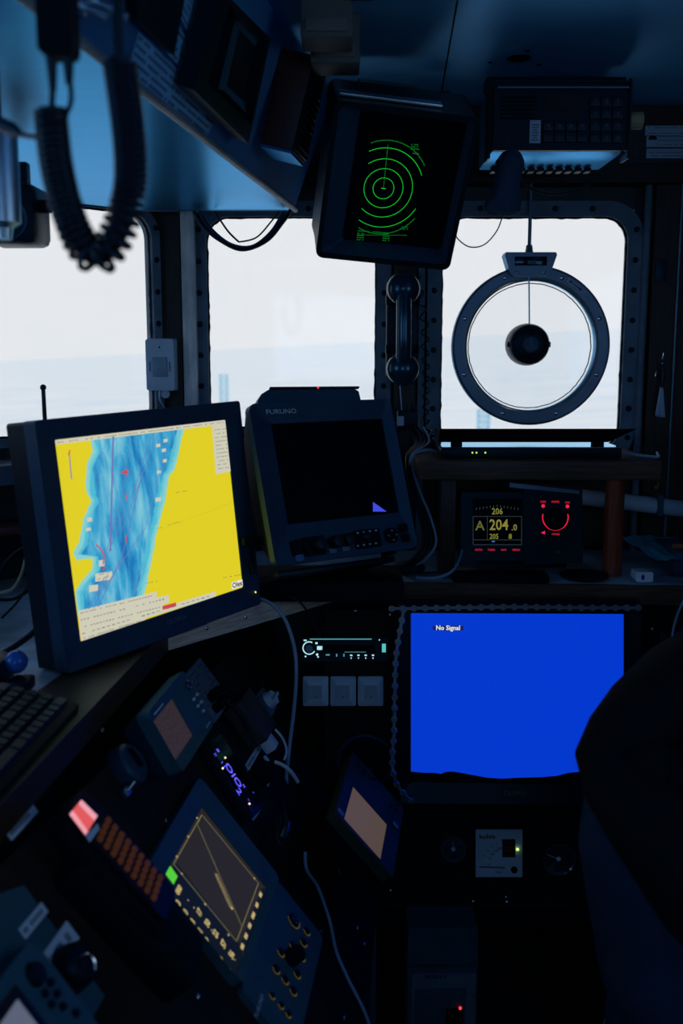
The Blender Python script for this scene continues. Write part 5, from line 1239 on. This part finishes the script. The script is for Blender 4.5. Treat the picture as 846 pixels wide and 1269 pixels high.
# plug and cables on the side console
q = Rloc(327, 958, -.012); pg = thing('round_plug', 'round black plug with a pale tip on the side console', 'plug', MP @ Matrix.Translation((q.x, 0, q.z)))
part('body', MB().lathe([(0, -.030), (.012, -.030), (.018, -.024), (.020, .0)], n=24), m_flat, pg)
part('tip', MB().box((.012, -.026, .016), (.006, .006, .012), .002), m_white, pg)
cable('white_cable', [P(296, 744, 1.86), P(312, 742, 1.82), P(332, 746, 1.80), P(352, 766, 1.79), P(364, 800, 1.78), P(367, 835, 1.77), P(364, 880, 1.76), P(358, 930, 1.74), P(355, 965, 1.72), P(356, 995, 1.70)], .0036, m_cable, 'pale grey cable hanging from the plywood edge past the switches')
cable('black_cable_over_edge', [P(325, 737, 1.88), P(352, 738, 1.84), P(370, 745, 1.83), P(385, 765, 1.84), P(397, 790, 1.88)], .0020, m_rubber, 'thin black cable going over the plywood edge toward the stereo')
cable('lower_pale_cable', [PP(378, 1056, .05), PP(380, 1078, .035), PP(394, 1100, .022), PP(408, 1140, .012), PP(417, 1180, .010), PP(432, 1215, .010), PP(450, 1250, .010), PP(462, 1285, .012)], .0026, m_cable, 'long pale blue cable running down below the bracket plotter')
cable('plug_cable', [P(341, 904, 1.70), P(350, 915, 1.70), P(355, 930, 1.70), P(352, 942, 1.69)], .0022, m_white, 'short pale cable curling down from the junction box connector')
cable('stub_cable', [P(340, 944, 1.66), P(350, 948, 1.66), P(360, 956, 1.66), P(369, 969, 1.67)], .0034, m_white, 'short thick pale cable beside the round plug')
for i, (a, b, c_, d_) in enumerate((((282, 872), (297, 885), (306, 905), (308, 922)), ((352, 1000), (356, 1020), (370, 1030), (384, 1048)), ((348, 1010), (344, 1040), (356, 1060), (372, 1070)), ((418, 1050), (420, 1080), (440, 1100), (470, 1105)))):
    cable('dark_cable', [PP(*a, .03), PP(*b, .04), PP(*c_, .03), PP(*d_, .02)], .0035, m_rubber, ['short black cable right of the small plotter', 'black cable at the end of the long pale cable', 'black cable curling under the end of the pale cable', 'black cable behind the foot of the bracket plotter'][i])
solo('cable_connector', MB().tube([PP(358, 1018, .05), PP(353, 1030, .05), PP(350, 1040, .045)], [.003, .007, .006], 12), m_phone, 'shiny black cable connector hanging left of the bracket plotter', 'connector')

# ------------------------------------------------------------------ keyboard on the left
yaw = R(3); KMx = pose((-0.352, 1.262, ZD + .012)); tilt = R(14)
ux = Vector((math.sin(yaw), math.cos(yaw), 0)); vz = Vector((-math.cos(yaw) * math.cos(tilt), math.sin(yaw) * math.cos(tilt), math.sin(tilt))); wy = vz.cross(ux)
KF = Matrix(((ux.x, wy.x, vz.x, -0.350), (ux.y, wy.y, vz.y, 1.268), (ux.z, wy.z, vz.z, ZD + .012), (0, 0, 0, 1)))
kbd = thing('keyboard', 'black computer keyboard tilted on the left worktop edge', 'keyboard', KF)
part('base', MB().box((-.22, .007, .072), (.44, .016, .150), .004), m_flat, kbd)
KE = {}
def key(w_):
    if w_ not in KE: KE[w_] = MB().prism(rrect(w_ * .019 - .002, .0165, .002), 0, -.007, top=rrect(w_ * .019 - .0055, .012, .002)).mesh('key', m_keycap)
    return KE[w_]
m_keycap = mat('keycap', (.004, .010, .022), .45, spec=.25)
for r_ in range(6):
    x = -.012; z = .018 + r_ * .0192 + (.006 if r_ == 5 else 0)
    while x > -.43:
        w_ = 1
        if r_ == 0 and -.30 < x < -.16: w_ = 6 if x > -.19 else 1
        elif random.random() < .12: w_ = 1.5
        part('key', key(w_), None, kbd, M=Matrix.Translation((x - w_ * .0095, -.001, z))); x -= w_ * .019
# trackball-like black unit with blue ball
q = PZ(15, 830, ZD + .03); tb = thing('trackball_unit', 'black unit with a glossy blue ball behind the keyboard', 'trackball', pose((q.x - .03, q.y, ZD)))
part('body', MB().box((-.02, 0, .025), (.09, .07, .05), .012), m_black, tb)
part('ball', MB().sph((.034, .005, .040), .017), mat('blue_ball', (.02, .10, .42), .15), tb, label='glossy blue ball')
part('side_button', MB().box((.045, -.01, .012), (.03, .04, .018), .004), m_black, tb)
for i, pts in enumerate(([(-5, 815, 1.50), (20, 800, 1.52), (45, 780, 1.55), (60, 755, 1.60)], [(-5, 735, 1.66), (15, 731, 1.66), (27, 712, 1.68), (33, 690, 1.72), (40, 684, 1.74)], [(-5, 715, 1.70), (8, 698, 1.72), (25, 682, 1.75), (45, 676, 1.78)], [(-5, 743, 1.64), (18, 742, 1.66), (40, 728, 1.70), (50, 722, 1.72)], [(2, 766, 1.60), (22, 745, 1.64), (38, 718, 1.70), (40, 700, 1.72)])):
    cable('monitor_cable', [P(*p[:2], p[2]) for p in pts], (.0052, .0035, .0045, .003, .002)[i], (m_rubber, mat('cream_cable', (.25, .26, .22), .5), m_rubber, m_rubber, m_rubber)[i], ['thick black cable running from under the chart monitor to the left edge', 'cream-coloured cable curving behind the chart monitor', 'black cable arching highest behind the chart monitor', 'thin black cable lying low behind the chart monitor', 'thinnest black cable crossing the others behind the chart monitor'][i], group='cables behind the chart monitor')
q = P(5, 655, 1.95); rbk = thing('red_case', 'flat dark red case on the shelf behind the chart monitor', 'case', pose((q.x - .03, 1.95, q.z), (0, 0, 20)))
part('body', MB().box((0, 0, 0), (.14, .10, .018), .004), mat('dark_red', (.09, .025, .03), .4), rbk)
part('clasp', MB().box((.066, -.03, -.002), (.02, .02, .02), .003), m_black, rbk)
part('shelf_foot', MB().box((0, .0, -.030), (.16, .12, .04), .002), m_flat, rbk)

# ------------------------------------------------------------------ overhead console at upper left
A0, A1 = Vector((-0.272, 1.06, 1.92)), Vector((-0.104, 2.286, 1.92))
dY = (A1 - A0); ydir = dY.normalized(); A00 = A0 - ydir * 1.2
OM = Matrix(((0, ydir.x, 0, A1.x), (0, ydir.y, 0, A1.y), (0, 0, 1, A1.z), (0, 0, 0, 1)))
xv = Vector((ydir.y, -ydir.x, 0)); fa = R(20)
# face frame: local x along the console (toward the far end), z up the sloping face, y into it
fz = (xv * math.sin(fa) + Vector((0, 0, 1)) * math.cos(fa)); fx = ydir; fy = fz.cross(fx)
OF = Matrix(((fx.x, fy.x, fz.x, A1.x), (fx.y, fy.y, fz.y, A1.y), (fx.z, fy.z, fz.z, A1.z), (0, 0, 0, 1)))
ga = R(14); gz = (xv * math.sin(ga) + Vector((0, 0, 1)) * math.cos(ga)); gy = gz.cross(fx)
OG = Matrix(((fx.x, gy.x, gz.x, A1.x), (fx.y, gy.y, gz.y, A1.y), (fx.z, gy.z, gz.z, A1.z), (0, 0, 0, 1)))
def og(px, py, y=0): return loc(OG, px, py, y)
oh = thing('overhead_console', 'pale blue overhead console box hanging at the upper left', 'console')
L = 2.3; hface = (ZC - 1.92) / math.cos(fa)
def ov(x, t): # world point: distance t back along console from the far end, x right offset at z=1.92
    return A1 + xv * x - ydir * t
mb = MB()
c0_, c1_ = ov(0, 0), ov(0, L); wl = 1.25
bl0, bl1 = ov(-.95, 0.0), ov(-wl, L)
bl0 = Vector((-1.02, 1.75, 1.92)); bl1 = Vector((-1.33, -0.0, 1.92)); mid = Vector((A1.x - .62, 2.05, 1.92)); mid2 = Vector((A1.x - .05, A1.y + .0, 1.92))
outl = [c0_, c1_, Vector((-1.33, c1_.y, 1.92)), Vector((-1.33, 1.44, 1.92)), Vector((-.95, 1.80, 1.92)), Vector((-.44, 2.29, 1.92))]
m_under = mat('brushed_underside', (.09, .37, .68), .28, .9, var=.10, scale=6, bump=.10, bscale=30, stretch=(.3, 60, 60))
part('underside', MB().prism([(p.x, p.y) for p in outl], 1.915, 1.925, axis='z'), m_under, oh, smooth=False, label='glossy pale blue underside')
mb = MB(); off = xv * (ZC - 1.92) * math.tan(fa)
off = xv * (ZC - 1.92 - .018) * math.tan(fa)
mb.poly([tuple(p + Vector((0, 0, .005))) for p in (c0_, c1_)] + [tuple(p + off + Vector((0, 0, ZC - 1.938))) for p in (c1_, c0_)])
g = bmesh.ops.solidify(mb.bm, geom=list(mb.bm.faces), thickness=.008); part('face_panel', mb, m_shell, oh, smooth=False)
mb = MB(); mb.poly([tuple(c0_), tuple(Vector((-.44, 2.29, 1.92))), (-.44, 2.29, ZC - .012), tuple(c0_ + off + Vector((0, 0, ZC - 1.938)))]); bmesh.ops.solidify(mb.bm, geom=list(mb.bm.faces), thickness=.01); part('end_panel', mb, m_shell, oh, smooth=False)
mb = MB(); mb.tube([tuple(p + Vector((0.002, 0, -.004))) for p in (c0_, c1_)], .006, 8); part('edge_trim', mb, m_frame, oh)
mb = MB(); mb.tube([tuple(Vector((-.44, 2.288, 1.917))), tuple(c0_ + Vector((0, 0, -.003)))], .004, 8); part('edge_trim', mb, m_frame, oh)
# things on its face
def ol(px, py, y=0): return loc(OF, px, py, y)
# recessed small monitor
a, b, c_, d_ = ol(200, 0), ol(330, 35), ol(318, 178 - 0), ol(245, 110)
im = thing('overhead_instrument', 'black instrument with a small recessed dark screen on the overhead console face', 'instrument', OF)
def oq(pts, y): return [(loc(OF, a, b, y).x, loc(OF, a, b, y).z) for a, b in pts]
outq = oq([(240, 112), (308, 178), (335, 48), (274, -14)], -.034); zcap = (ZC - 1.93) / math.cos(fa)
outq = [(a, min(b, zcap)) for a, b in outq]
innq = oq([(257, 104), (311, 154), (331, 52), (285, 6)], -.034); innq = [(a, min(b, zcap - .008)) for a, b in innq]
part('frame', MB().ring(outq, innq, -.034, -.010), m_black, im, smooth=False)
b1 = oq([(276, 112), (313, 149), (332, 55), (298, 20)], -.02); b2 = oq([(283, 107), (310, 132), (322, 62), (298, 36)], -.02)
part('inner_bezel', MB().ring(b1, b2, -.022, -.013, -.017), m_dev, im, smooth=False)
part('well', MB().prism(innq, -.012, -.009), m_flat, im, smooth=False)
part('screen', MB().prism(b2, -.016, -.013), mat('dull_olive_screen', (.012, .020, .024), .25), im, smooth=False)
for i in range(6):
    v = loc(OF, 327 - i * 2.2, 85 + i * 12, -.012); part('key', MB().box((v.x, -.0355, v.z), (.008, .004, .007), .001), m_flat, im)
sk = thing('brown_speaker', 'dark brown wooden loudspeaker box hanging from the far end of the overhead console', 'speaker', OG)
y0_ = -.020; p0 = og(323, 178, y0_); p1 = og(347, 57, y0_); zz0, zz1 = p0.z, min(p1.z, (ZC - 1.935) / math.cos(ga)); xs0 = (p0.x + p1.x) / 2
Mw = OG @ Matrix.Translation((xs0, 0, 0)) @ Matrix.Rotation(R(-90), 4, 'Z')
dpx = -.058; yy0, yy1 = y0_, y0_ + dpx; LL = .12
zc_ = (zz0 + zz1) / 2; hh_ = zz1 - zz0
part('cabinet', MB().box((xs0 + LL / 2, (yy0 + yy1) / 2, zc_), (LL, abs(dpx), hh_), .002), mat('brown_laminate', (.05, .018, .012), .5), sk)
part('grille', MB().box((xs0 + LL / 2, yy1 - .002, zc_), (LL - .008, .005, hh_ - .008), .001), m_flat, sk)
mb = MB()
for i in range(12): mb.box((xs0 + LL / 2, yy1 - .0055, zz0 + .014 + i * (hh_ - .028) / 11), (LL - .03, .003, .003))
part('grille_bars', mb, m_black, sk, smooth=False, kind='stuff')
part('base_plate', MB().box((xs0 + LL / 2, (yy0 + yy1) / 2, zz0 - .003), (LL - .002, abs(dpx) - .002, .005)), mat('bare_blue_sheen', (.02, .18, .45), .35, .8), sk, smooth=False, label='bare metal base plate')
# label strips and dark inset on the face
def ftape(a, b, hgt, label, rows=3):
    p, q = ol(*a, -.002), ol(*b, -.002); L_ = (q - p).length; an = math.atan2(q.z - p.z, q.x - p.x); c = (p + q) / 2
    t = thing('label_sheet', label, 'label', OF @ Matrix.Translation((c.x, -.0015, c.z)) @ Matrix.Rotation(-an, 4, 'Y'))
    part('sheet', MB().box((0, 0, 0), (L_, .002, hgt)), mat('blue_label_sheet', (.12, .38, .70), .7), t, smooth=False)
    mb = MB(); PR = random.Random(int(a[0] * 7)); n = max(4, int(L_ / .007))
    for r_ in range(rows):
        for i in range(n):
            if PR.random() < .8: rectp(mb, -L_ / 2 + (i + .5) * L_ / n, -hgt / 2 + (r_ + .5) * hgt / rows, .0045, hgt / rows * .42, -.0012)
    part('print', mb, m_ink, t, smooth=False)
ftape((165, 65), (262, 152), .045, 'long pale label sheet along the lower face of the overhead console, near its edge', 5)
ftape((196, 30), (238, 78), .035, 'pale label sheet between the black inset and the dark instrument, lower one', 4)
ftape((228, -2), (248, 40), .040, 'pale label sheet above the black instrument corner, upper one', 5)
ftape((255, 140), (268, 152), .014, 'tiny label at the lower corner of the overhead instrument', 2)
q0, q1, q2 = ol(150, -15), ol(205, 65), ol(222, -10); ci = thing('black_inset', 'matt black panel inset in the overhead console near the cords', 'panel', OF)
part('plate', MB().prism([(ol(158, 22).x, ol(158, 22).z), (ol(205, 64).x, ol(205, 64).z), (ol(222, -30).x, ol(222, -30).z), (ol(150, -60).x, ol(150, -60).z)], -.012, .002), m_black, ci, smooth=False)
# small things seen between the cords: toggle row
for i, p in enumerate(((113, 12), (128, 6), (140, 14))): 
    q = ol(*p, -.01); solo('toggle_lever', MB().cyl((0, 0, 0), (.004, -.024, 0), .004, .005, n=12).lathe([(0, -.004), (.009, -.003), (.010, .002)], n=16), m_metal, ['steel toggle lever on the overhead console, leftmost', 'steel toggle lever on the overhead console, middle', 'steel toggle lever on the overhead console, rightmost'][i], 'switch', M=OF @ Matrix.Translation((q.x, -.002, q.z)), group='toggle levers on the overhead console')

# pale boxes on the ceiling
for i, (a, b, lbl) in enumerate((((372, 12), (437, 46), 'pale grey junction box on the ceiling, the upper of two'), ((384, 44), (446, 78), 'pale grey junction box on the ceiling, the lower of two'))):
    Y = (1.62, 1.74)[i]; p, q = P(*a, Y), P(*b, Y); t = thing('ceiling_box', lbl, 'box', pose(((p.x + q.x) / 2, Y, (p.z + q.z) / 2)), group='junction boxes on the ceiling')
    w_, h_ = q.x - p.x, p.z - q.z
    part('case', MB().box((0, .04, ZC / 2 + .5 * (q.z) - (p.z + q.z) / 2), (w_, .08, ZC - q.z), .004), mat('beige_box', (.10, .11, .11), .6), t)
    part('lid', MB().box((0, -.002, -.002), (w_ * .8, .006, h_ * .5), .001), mat('beige_lid', (.13, .14, .14), .6), t)
q = PZ(443, 14, ZC); solo('dark_block', MB().box((0, 0, 0), (.035, .03, .025), .003), m_flat, 'small black block on the ceiling right of the junction boxes', 'block', M=pose((q.x + .004, 1.60, ZC - .013)))

# hanging cable loop under overhead console end
for i, (pts, r_) in enumerate((([(240, 262), (252, 280), (272, 297), (300, 309), (330, 298), (350, 275), (362, 258)], .0048), ([(246, 262), (260, 283), (285, 303), (312, 306), (336, 288), (352, 262)], .0045), ([(266, 262), (282, 286), (296, 300)], .0022), ([(296, 300), (318, 294), (338, 272), (346, 262)], .0018))):
    cable('looped_cable', [P(a, b, 2.26) for a, b in pts], r_, m_rubber if i != 1 else m_plastic, ['thick black cable hanging in a loop across the top of the middle window', 'thick navy cable hanging in a loop beside the black one over the middle window', 'thin black cable dropping to the cable tie on the loop', 'thin black cable rising right from the cable tie on the loop'][i], group='cable loop over the middle window')

# ------------------------------------------------------------------ coiled cord in the foreground
Yc = 0.82
def PC(a, Y=Yc): return P(a[0], a[1], Y)
cc = thing('coiled_cord', 'thick black coiled microphone cord hanging in a loop in the foreground at upper left', 'cable')
hx = helix([PC((63, 138)), PC((66, 175)), PC((72, 215)), PC((84, 262)), PC((100, 300)), PC((120, 320)), PC((140, 300)), PC((155, 262)), PC((162, 220)), PC((160, 170)), PC((154, 120)), PC((148, 78))], lambda t: .0112 + (.0016 * math.sin((t - .30) / .36 * math.pi) if .30 < t < .66 else 0), lambda t: .0050 if (t < .30 or t > .66) else .0050 + .0040 * math.sin((t - .30) / .36 * math.pi), 14)
part('coil', MB().tube(hx, .0027, 7), m_rubber, cc)
part('core_sleeve', MB().tube(smoothpath([PC((63, 134)), PC((66, 175)), PC((72, 215)), PC((84, 262))], 6), .0095, 12).tube(smoothpath([PC((84, 262)), PC((102, 300)), PC((120, 316)), PC((138, 300)), PC((155, 262)), PC((160, 215)), PC((160, 170)), PC((154, 120)), PC((148, 75))], 6), .0092, 12), m_rubber, cc)
part('straight_end', MB().tube(smoothpath([PC((148, 80)), PC((146, 40)), PC((147, -10)), PC((147, -80))], 5), .0042, 10).tube(smoothpath([PC((148, 82)), PC((148, 70))], 3), .0095, 12), m_rubber, cc)
part('straight_end', MB().tube(smoothpath([PC((64, 136)), PC((65, 100)), PC((63, 40)), PC((60, -40))], 5), .0026, 8).tube(smoothpath([PC((78, 148)), PC((88, 125)), PC((85, 90)), PC((78, 50)), PC((76, -20))], 6), .0022, 8), m_rubber, cc)
hm = thing('foreground_microphone', 'black microphone body out of focus at the very top, above the coiled cord', 'microphone', pose(PC((71, 20))))
part('body', MB().prism(rrect(.027, .085, .006, 0, .012), -.012, .014), m_flat, hm)
part('clip', MB().box((0, .018, .02), (.012, .012, .03), .003), m_flat, hm)
part('strain_relief', MB().cyl((-.006, 0, -.028), (-.006, 0, -.055), .005, .003, n=12).cyl((.007, 0, -.028), (.007, 0, -.05), .005, .003, n=12), m_rubber, hm)
cable('cord_tail', [P(-20, 142, .9), P(8, 156, .88), P(25, 166, .86), P(48, 170, .83), P(60, 168, .825)], .0022, m_rubber, 'thin black wire from the left edge to the coiled cord')
solo('wire_sleeve', MB().tube([P(-10, 148, .89), P(15, 160, .87), P(26, 166, .86)], [.006, .006, .003], 10), m_rubber, 'black sleeve on the thin wire at the left edge', 'sleeve')

# metal cylinder lamp and dark housing at the left edge
q = P(2, 230, 1.15); ml = thing('metal_canister', 'brushed metal canister hanging at the left edge beside the cords', 'canister', pose(q))
part('shell', MB().lathe([(0, -.058), (.008, -.058), (.010, -.046), (.019, -.040), (.020, .055), (.018, .060), (0, .060)], n=36, axis='z'), m_metal, ml)
part('bracket', MB().box((-.015, .02, .06), (.05, .03, .008), .002).cyl((0, 0, .06), (0, 0, 1.915 - q.z), .004, n=10), m_black, ml)
q = P(20, 270, 1.55); dh = thing('dark_housing', 'dark rounded speaker housing under the overhead console at the left edge', 'speaker', pose(q))
part('case', MB().box((-.01, .03, .006), (.085, .09, .088), .012), m_black, dh)
part('cone', MB().lathe([(0, .002), (.020, -.002), (.026, -.016), (.030, -.018), (.031, .0)], c=(-.008, .0, -.004), n=32), m_plastic, dh)
part('clamp', MB().cyl((.028, .01, .018), (.050, .01, .018), .010, n=16), m_flat, dh)
part('arm', MB().box((0, .04, .055), (.02, .02, 1.915 - q.z - .06 + .012), .002, M=Matrix.Translation((0, 0, 0))), m_black, dh)
solo('tube_bracket', MB().cyl(P(22, 233, 1.62), P(62, 248, 1.68), .004, n=12).cyl(P(62, 248, 1.68), P(105, 256, 1.74), .003, n=10), m_ring, 'thin bright rail under the overhead console at the left', 'rail')

# ------------------------------------------------------------------ person at the right edge
def person():
    t = thing('person', 'person in black jacket and dark blue trousers leaning in, elbow bent', 'person')
    def skin_obj(name, verts, edges, radii, m, root=0, sub=2):
        me = bpy.data.meshes.new(name); me.from_pydata([tuple(v) for v in verts], edges, []); me.update()
        o = bpy.data.objects.new(name, me); col.objects.link(o); o.parent = t; me.materials.append(m)
        o.modifiers.new('skin', 'SKIN')
        for i, r_ in enumerate(radii):
            d = me.skin_vertices[0].data[i]; d.radius = r_ if isinstance(r_, tuple) else (r_, r_); d.use_root = (i == root)
        s = o.modifiers.new('sub', 'SUBSURF'); s.levels = sub; s.render_levels = sub
        o.modifiers['skin'].use_smooth_shade = True
        return o
    m_skin = mat('skin', (.45, .28, .20), .55); m_jkt = mat('black_jacket', (.002, .0035, .006), .8, spec=.15, bump=.5, bscale=200); m_tr = mat('dark_blue_trousers', (.007, .022, .055), .85, spec=.2, bump=.6, bscale=90, var=.3, scale=12)
    m_hair = mat('dark_hair', (.015, .012, .010), .6)
    # joints (world)
    pel = Vector((.50, 1.14, .93)); wst = Vector((.52, 1.18, 1.01)); ch = Vector((.63, 1.33, 1.14)); nb = Vector((.655, 1.45, 1.26)); hd = Vector((.675, 1.56, 1.34))
    lsh = Vector((.51, 1.37, 1.135)); rsh = Vector((.80, 1.45, 1.20))
    lel = Vector((.368, 1.212, 1.068)); lwr = Vector((.50, 1.05, .94)); rel = Vector((.90, 1.62, 1.12)); rwr = Vector((.82, 1.86, 1.16))
    lhip = Vector((.435, 1.15, .84)); rhip = Vector((.60, 1.13, .84)); lk = Vector((.46, 1.20, .50)); rk_ = Vector((.66, 1.14, .50)); la = Vector((.45, 1.12, .10)); ra_ = Vector((.67, 1.05, .10))
    lt_ = Vector((.44, 1.27, .035)); rt_ = Vector((.66, 1.20, .035))
    V = [pel, wst, ch, nb, hd, hd + Vector((.005, .03, .09)), lsh, lel, lwr, rsh, rel, rwr, lhip, lk, la, lt_, rhip, rk_, ra_, rt_]
    E = [(0, 1), (1, 2), (2, 3), (3, 4), (4, 5), (2, 6), (6, 7), (7, 8), (2, 9), (9, 10), (10, 11), (0, 12), (12, 13), (13, 14), (14, 15), (0, 16), (16, 17), (17, 18), (18, 19)]
    Rr = [.08, .08, .085, .05, .075, .075, .030, .018, .020, .030, .024, .022, .06, .045, .035, .03, .06, .045, .035, .03]
    skin_obj('body', V, E, Rr, m_skin)
    def loft(mb, cs, n=28):
        prev = None
        rings = []
        for (x, y, z, rx, ry) in cs: rings.append([mb.bm.verts.new((x + rx * math.cos(2 * math.pi * k_ / n) * (1 + .02 * math.sin(5 * k_ + z * 60)), y + ry * math.sin(2 * math.pi * k_ / n), z + .006 * math.sin(3 * k_))) for k_ in range(n)])
        for A, B in zip(rings, rings[1:]):
            for k_ in range(n): j_ = (k_ + 1) % n; mb.bm.faces.new((A[k_], A[j_], B[j_], B[k_]))
        mb.bm.faces.new(rings[0][::-1]); mb.bm.faces.new(rings[-1]); return mb
    mb = MB(); loft(mb, [(.62, 1.27, 1.11, .10, .09), (.57, 1.25, 1.065, .17, .10), (.505, 1.22, 1.02, .185, .12), (.495, 1.21, .98, .188, .125), (.50, 1.19, .90, .185, .135), (.51, 1.15, .82, .18, .15), (.52, 1.15, .77, .165, .14)])
    loft(mb, [(.445, 1.16, .86, .09, .12), (.445, 1.17, .74, .10, .11), (.455, 1.19, .60, .085, .09), (.46, 1.20, .48, .075, .08), (.455, 1.17, .30, .068, .072), (.45, 1.13, .10, .062, .065)])
    loft(mb, [(.60, 1.14, .86, .10, .12), (.615, 1.14, .74, .10, .11), (.64, 1.14, .60, .085, .09), (.66, 1.14, .48, .075, .08), (.665, 1.10, .30, .068, .072), (.67, 1.06, .10, .062, .065)])
    part('trousers', mb, m_tr, t)
    mb = MB(); mb.tube(smoothpath([(.545, 1.15, 1.03), (.60, 1.25, 1.075), (.635, 1.33, 1.12), (.65, 1.41, 1.165), (.66, 1.46, 1.21), (.665, 1.49, 1.24)], 4), [.11] + [.12 + .025 * math.sin(i_ / 19 * math.pi) for i_ in range(18)] + [.07, .055], 28)
    mb.tube([(.60, 1.40, 1.13), (.53, 1.375, 1.14), (.47, 1.33, 1.135), (.41, 1.28, 1.118), (.362, 1.242, 1.097), (.336, 1.222, 1.085), (.345, 1.195, 1.06), (.375, 1.15, 1.035), (.43, 1.09, .985), (.50, 1.05, .94), (.56, 1.04, .89)], [.09, .080, .070, .060, .048, .034, .040, .054, .072, .088, .085], 20)
    mb.tube(smoothpath([tuple(ch + Vector((.03, .02, .01))), tuple(rsh), tuple(rel), tuple(rwr - Vector((0, .03, 0)))], 4), [.09, .09, .085, .08, .075, .07, .066, .062, .06, .055, .05, .045, .045], 18)
    mb.sph((.475, 1.19, 1.055), .085, (1, .7, .8), n=20)
    mb.sph((.392, 1.208, 1.075), .040, n=16)
    part('jacket', mb, m_jkt, t)
    for a, b in ((la, lt_), (ra_, rt_)): skin_obj('boot', [a + Vector((0, 0, .03)), a + Vector((0, -.01, -.05)), a.lerp(b, .6) + Vector((0, 0, -.02)), b + Vector((0, .05, .005))], [(0, 1), (1, 2), (2, 3)], [.055, .05, .048, .040], m_flat)
    # head details
    H = hd + Vector((.005, .04, .06)); mb = MB(); mb.sph(H, .088, (.88, 1.05, 1.18), n=24); part('head', mb, m_skin, t)
    mb = MB(); mb.sph(H + Vector((0, -.012, .022)), .096, (.90, 1.05, 1.08), n=24)
    part('cap', mb, m_jkt, t); part('hair', MB().sph(H + Vector((0, -.045, -.03)), .07, (.98, .8, .9), n=20), m_hair, t)
    mb = MB(); mb.tube([H + Vector((0, .085, .01)), H + Vector((0, .108, -.02)), H + Vector((0, .09, -.03))], [.007, .013, .008], 8)
    part('nose', mb, m_skin, t)
    for s_ in (-1, 1):
        part('ear', MB().sph(H + Vector((s_ * .078, -.005, -.01)), .024, (.35, .7, 1.2)), m_skin, t); part('eye', MB().sph(H + Vector((s_ * .030, .082, .004)), .011), m_white, t)
    part('mouth', MB().sph(H + Vector((0, .085, -.052)), .02, (1.1, .3, .25)), mat('lips', (.35, .12, .10), .5), t)
    # hands: palm + five fingers each
    def hand(wr, d, side_, up_):
        d = d.normalized(); s1_ = side_.normalized(); V = [wr, wr + d * .05, wr + d * .09]; E = [(0, 1), (1, 2)]; Rr = [(.024, .018), (.036, .016), (.034, .013)]
        o_ = skin_obj('hand', V, E, Rr, m_skin, sub=2)
        for i in range(4):
            off_ = s1_ * (-.027 + .018 * i); Lf = (.068, .078, .072, .056)[i]; b0_ = wr + d * .085 + off_
            pts_ = [b0_, b0_ + d * Lf * .45 - up_ * .008, b0_ + d * Lf * .75 - up_ * .022, b0_ + d * Lf * .9 - up_ * .036]
            skin_obj('finger', pts_, [(0, 1), (1, 2), (2, 3)], [.0095, .009, .0085, .0075], m_skin, sub=1)
        b0_ = wr + d * .03 - s1_ * .03
        skin_obj('thumb', [b0_, b0_ - s1_ * .022 + d * .022, b0_ - s1_ * .03 + d * .052 - up_ * .008], [(0, 1), (1, 2)], [.013, .011, .009], m_skin, sub=1)
    hand(rwr, Vector((-.3, 1, -.05)), Vector((1, .3, 0)), Vector((0, 0, 1)))
    hand(lwr, Vector((.7, .15, -.55)), Vector((.4, .3, .6)), Vector((-.5, -.8, .0)))
person()
bpy.context.view_layer.update()
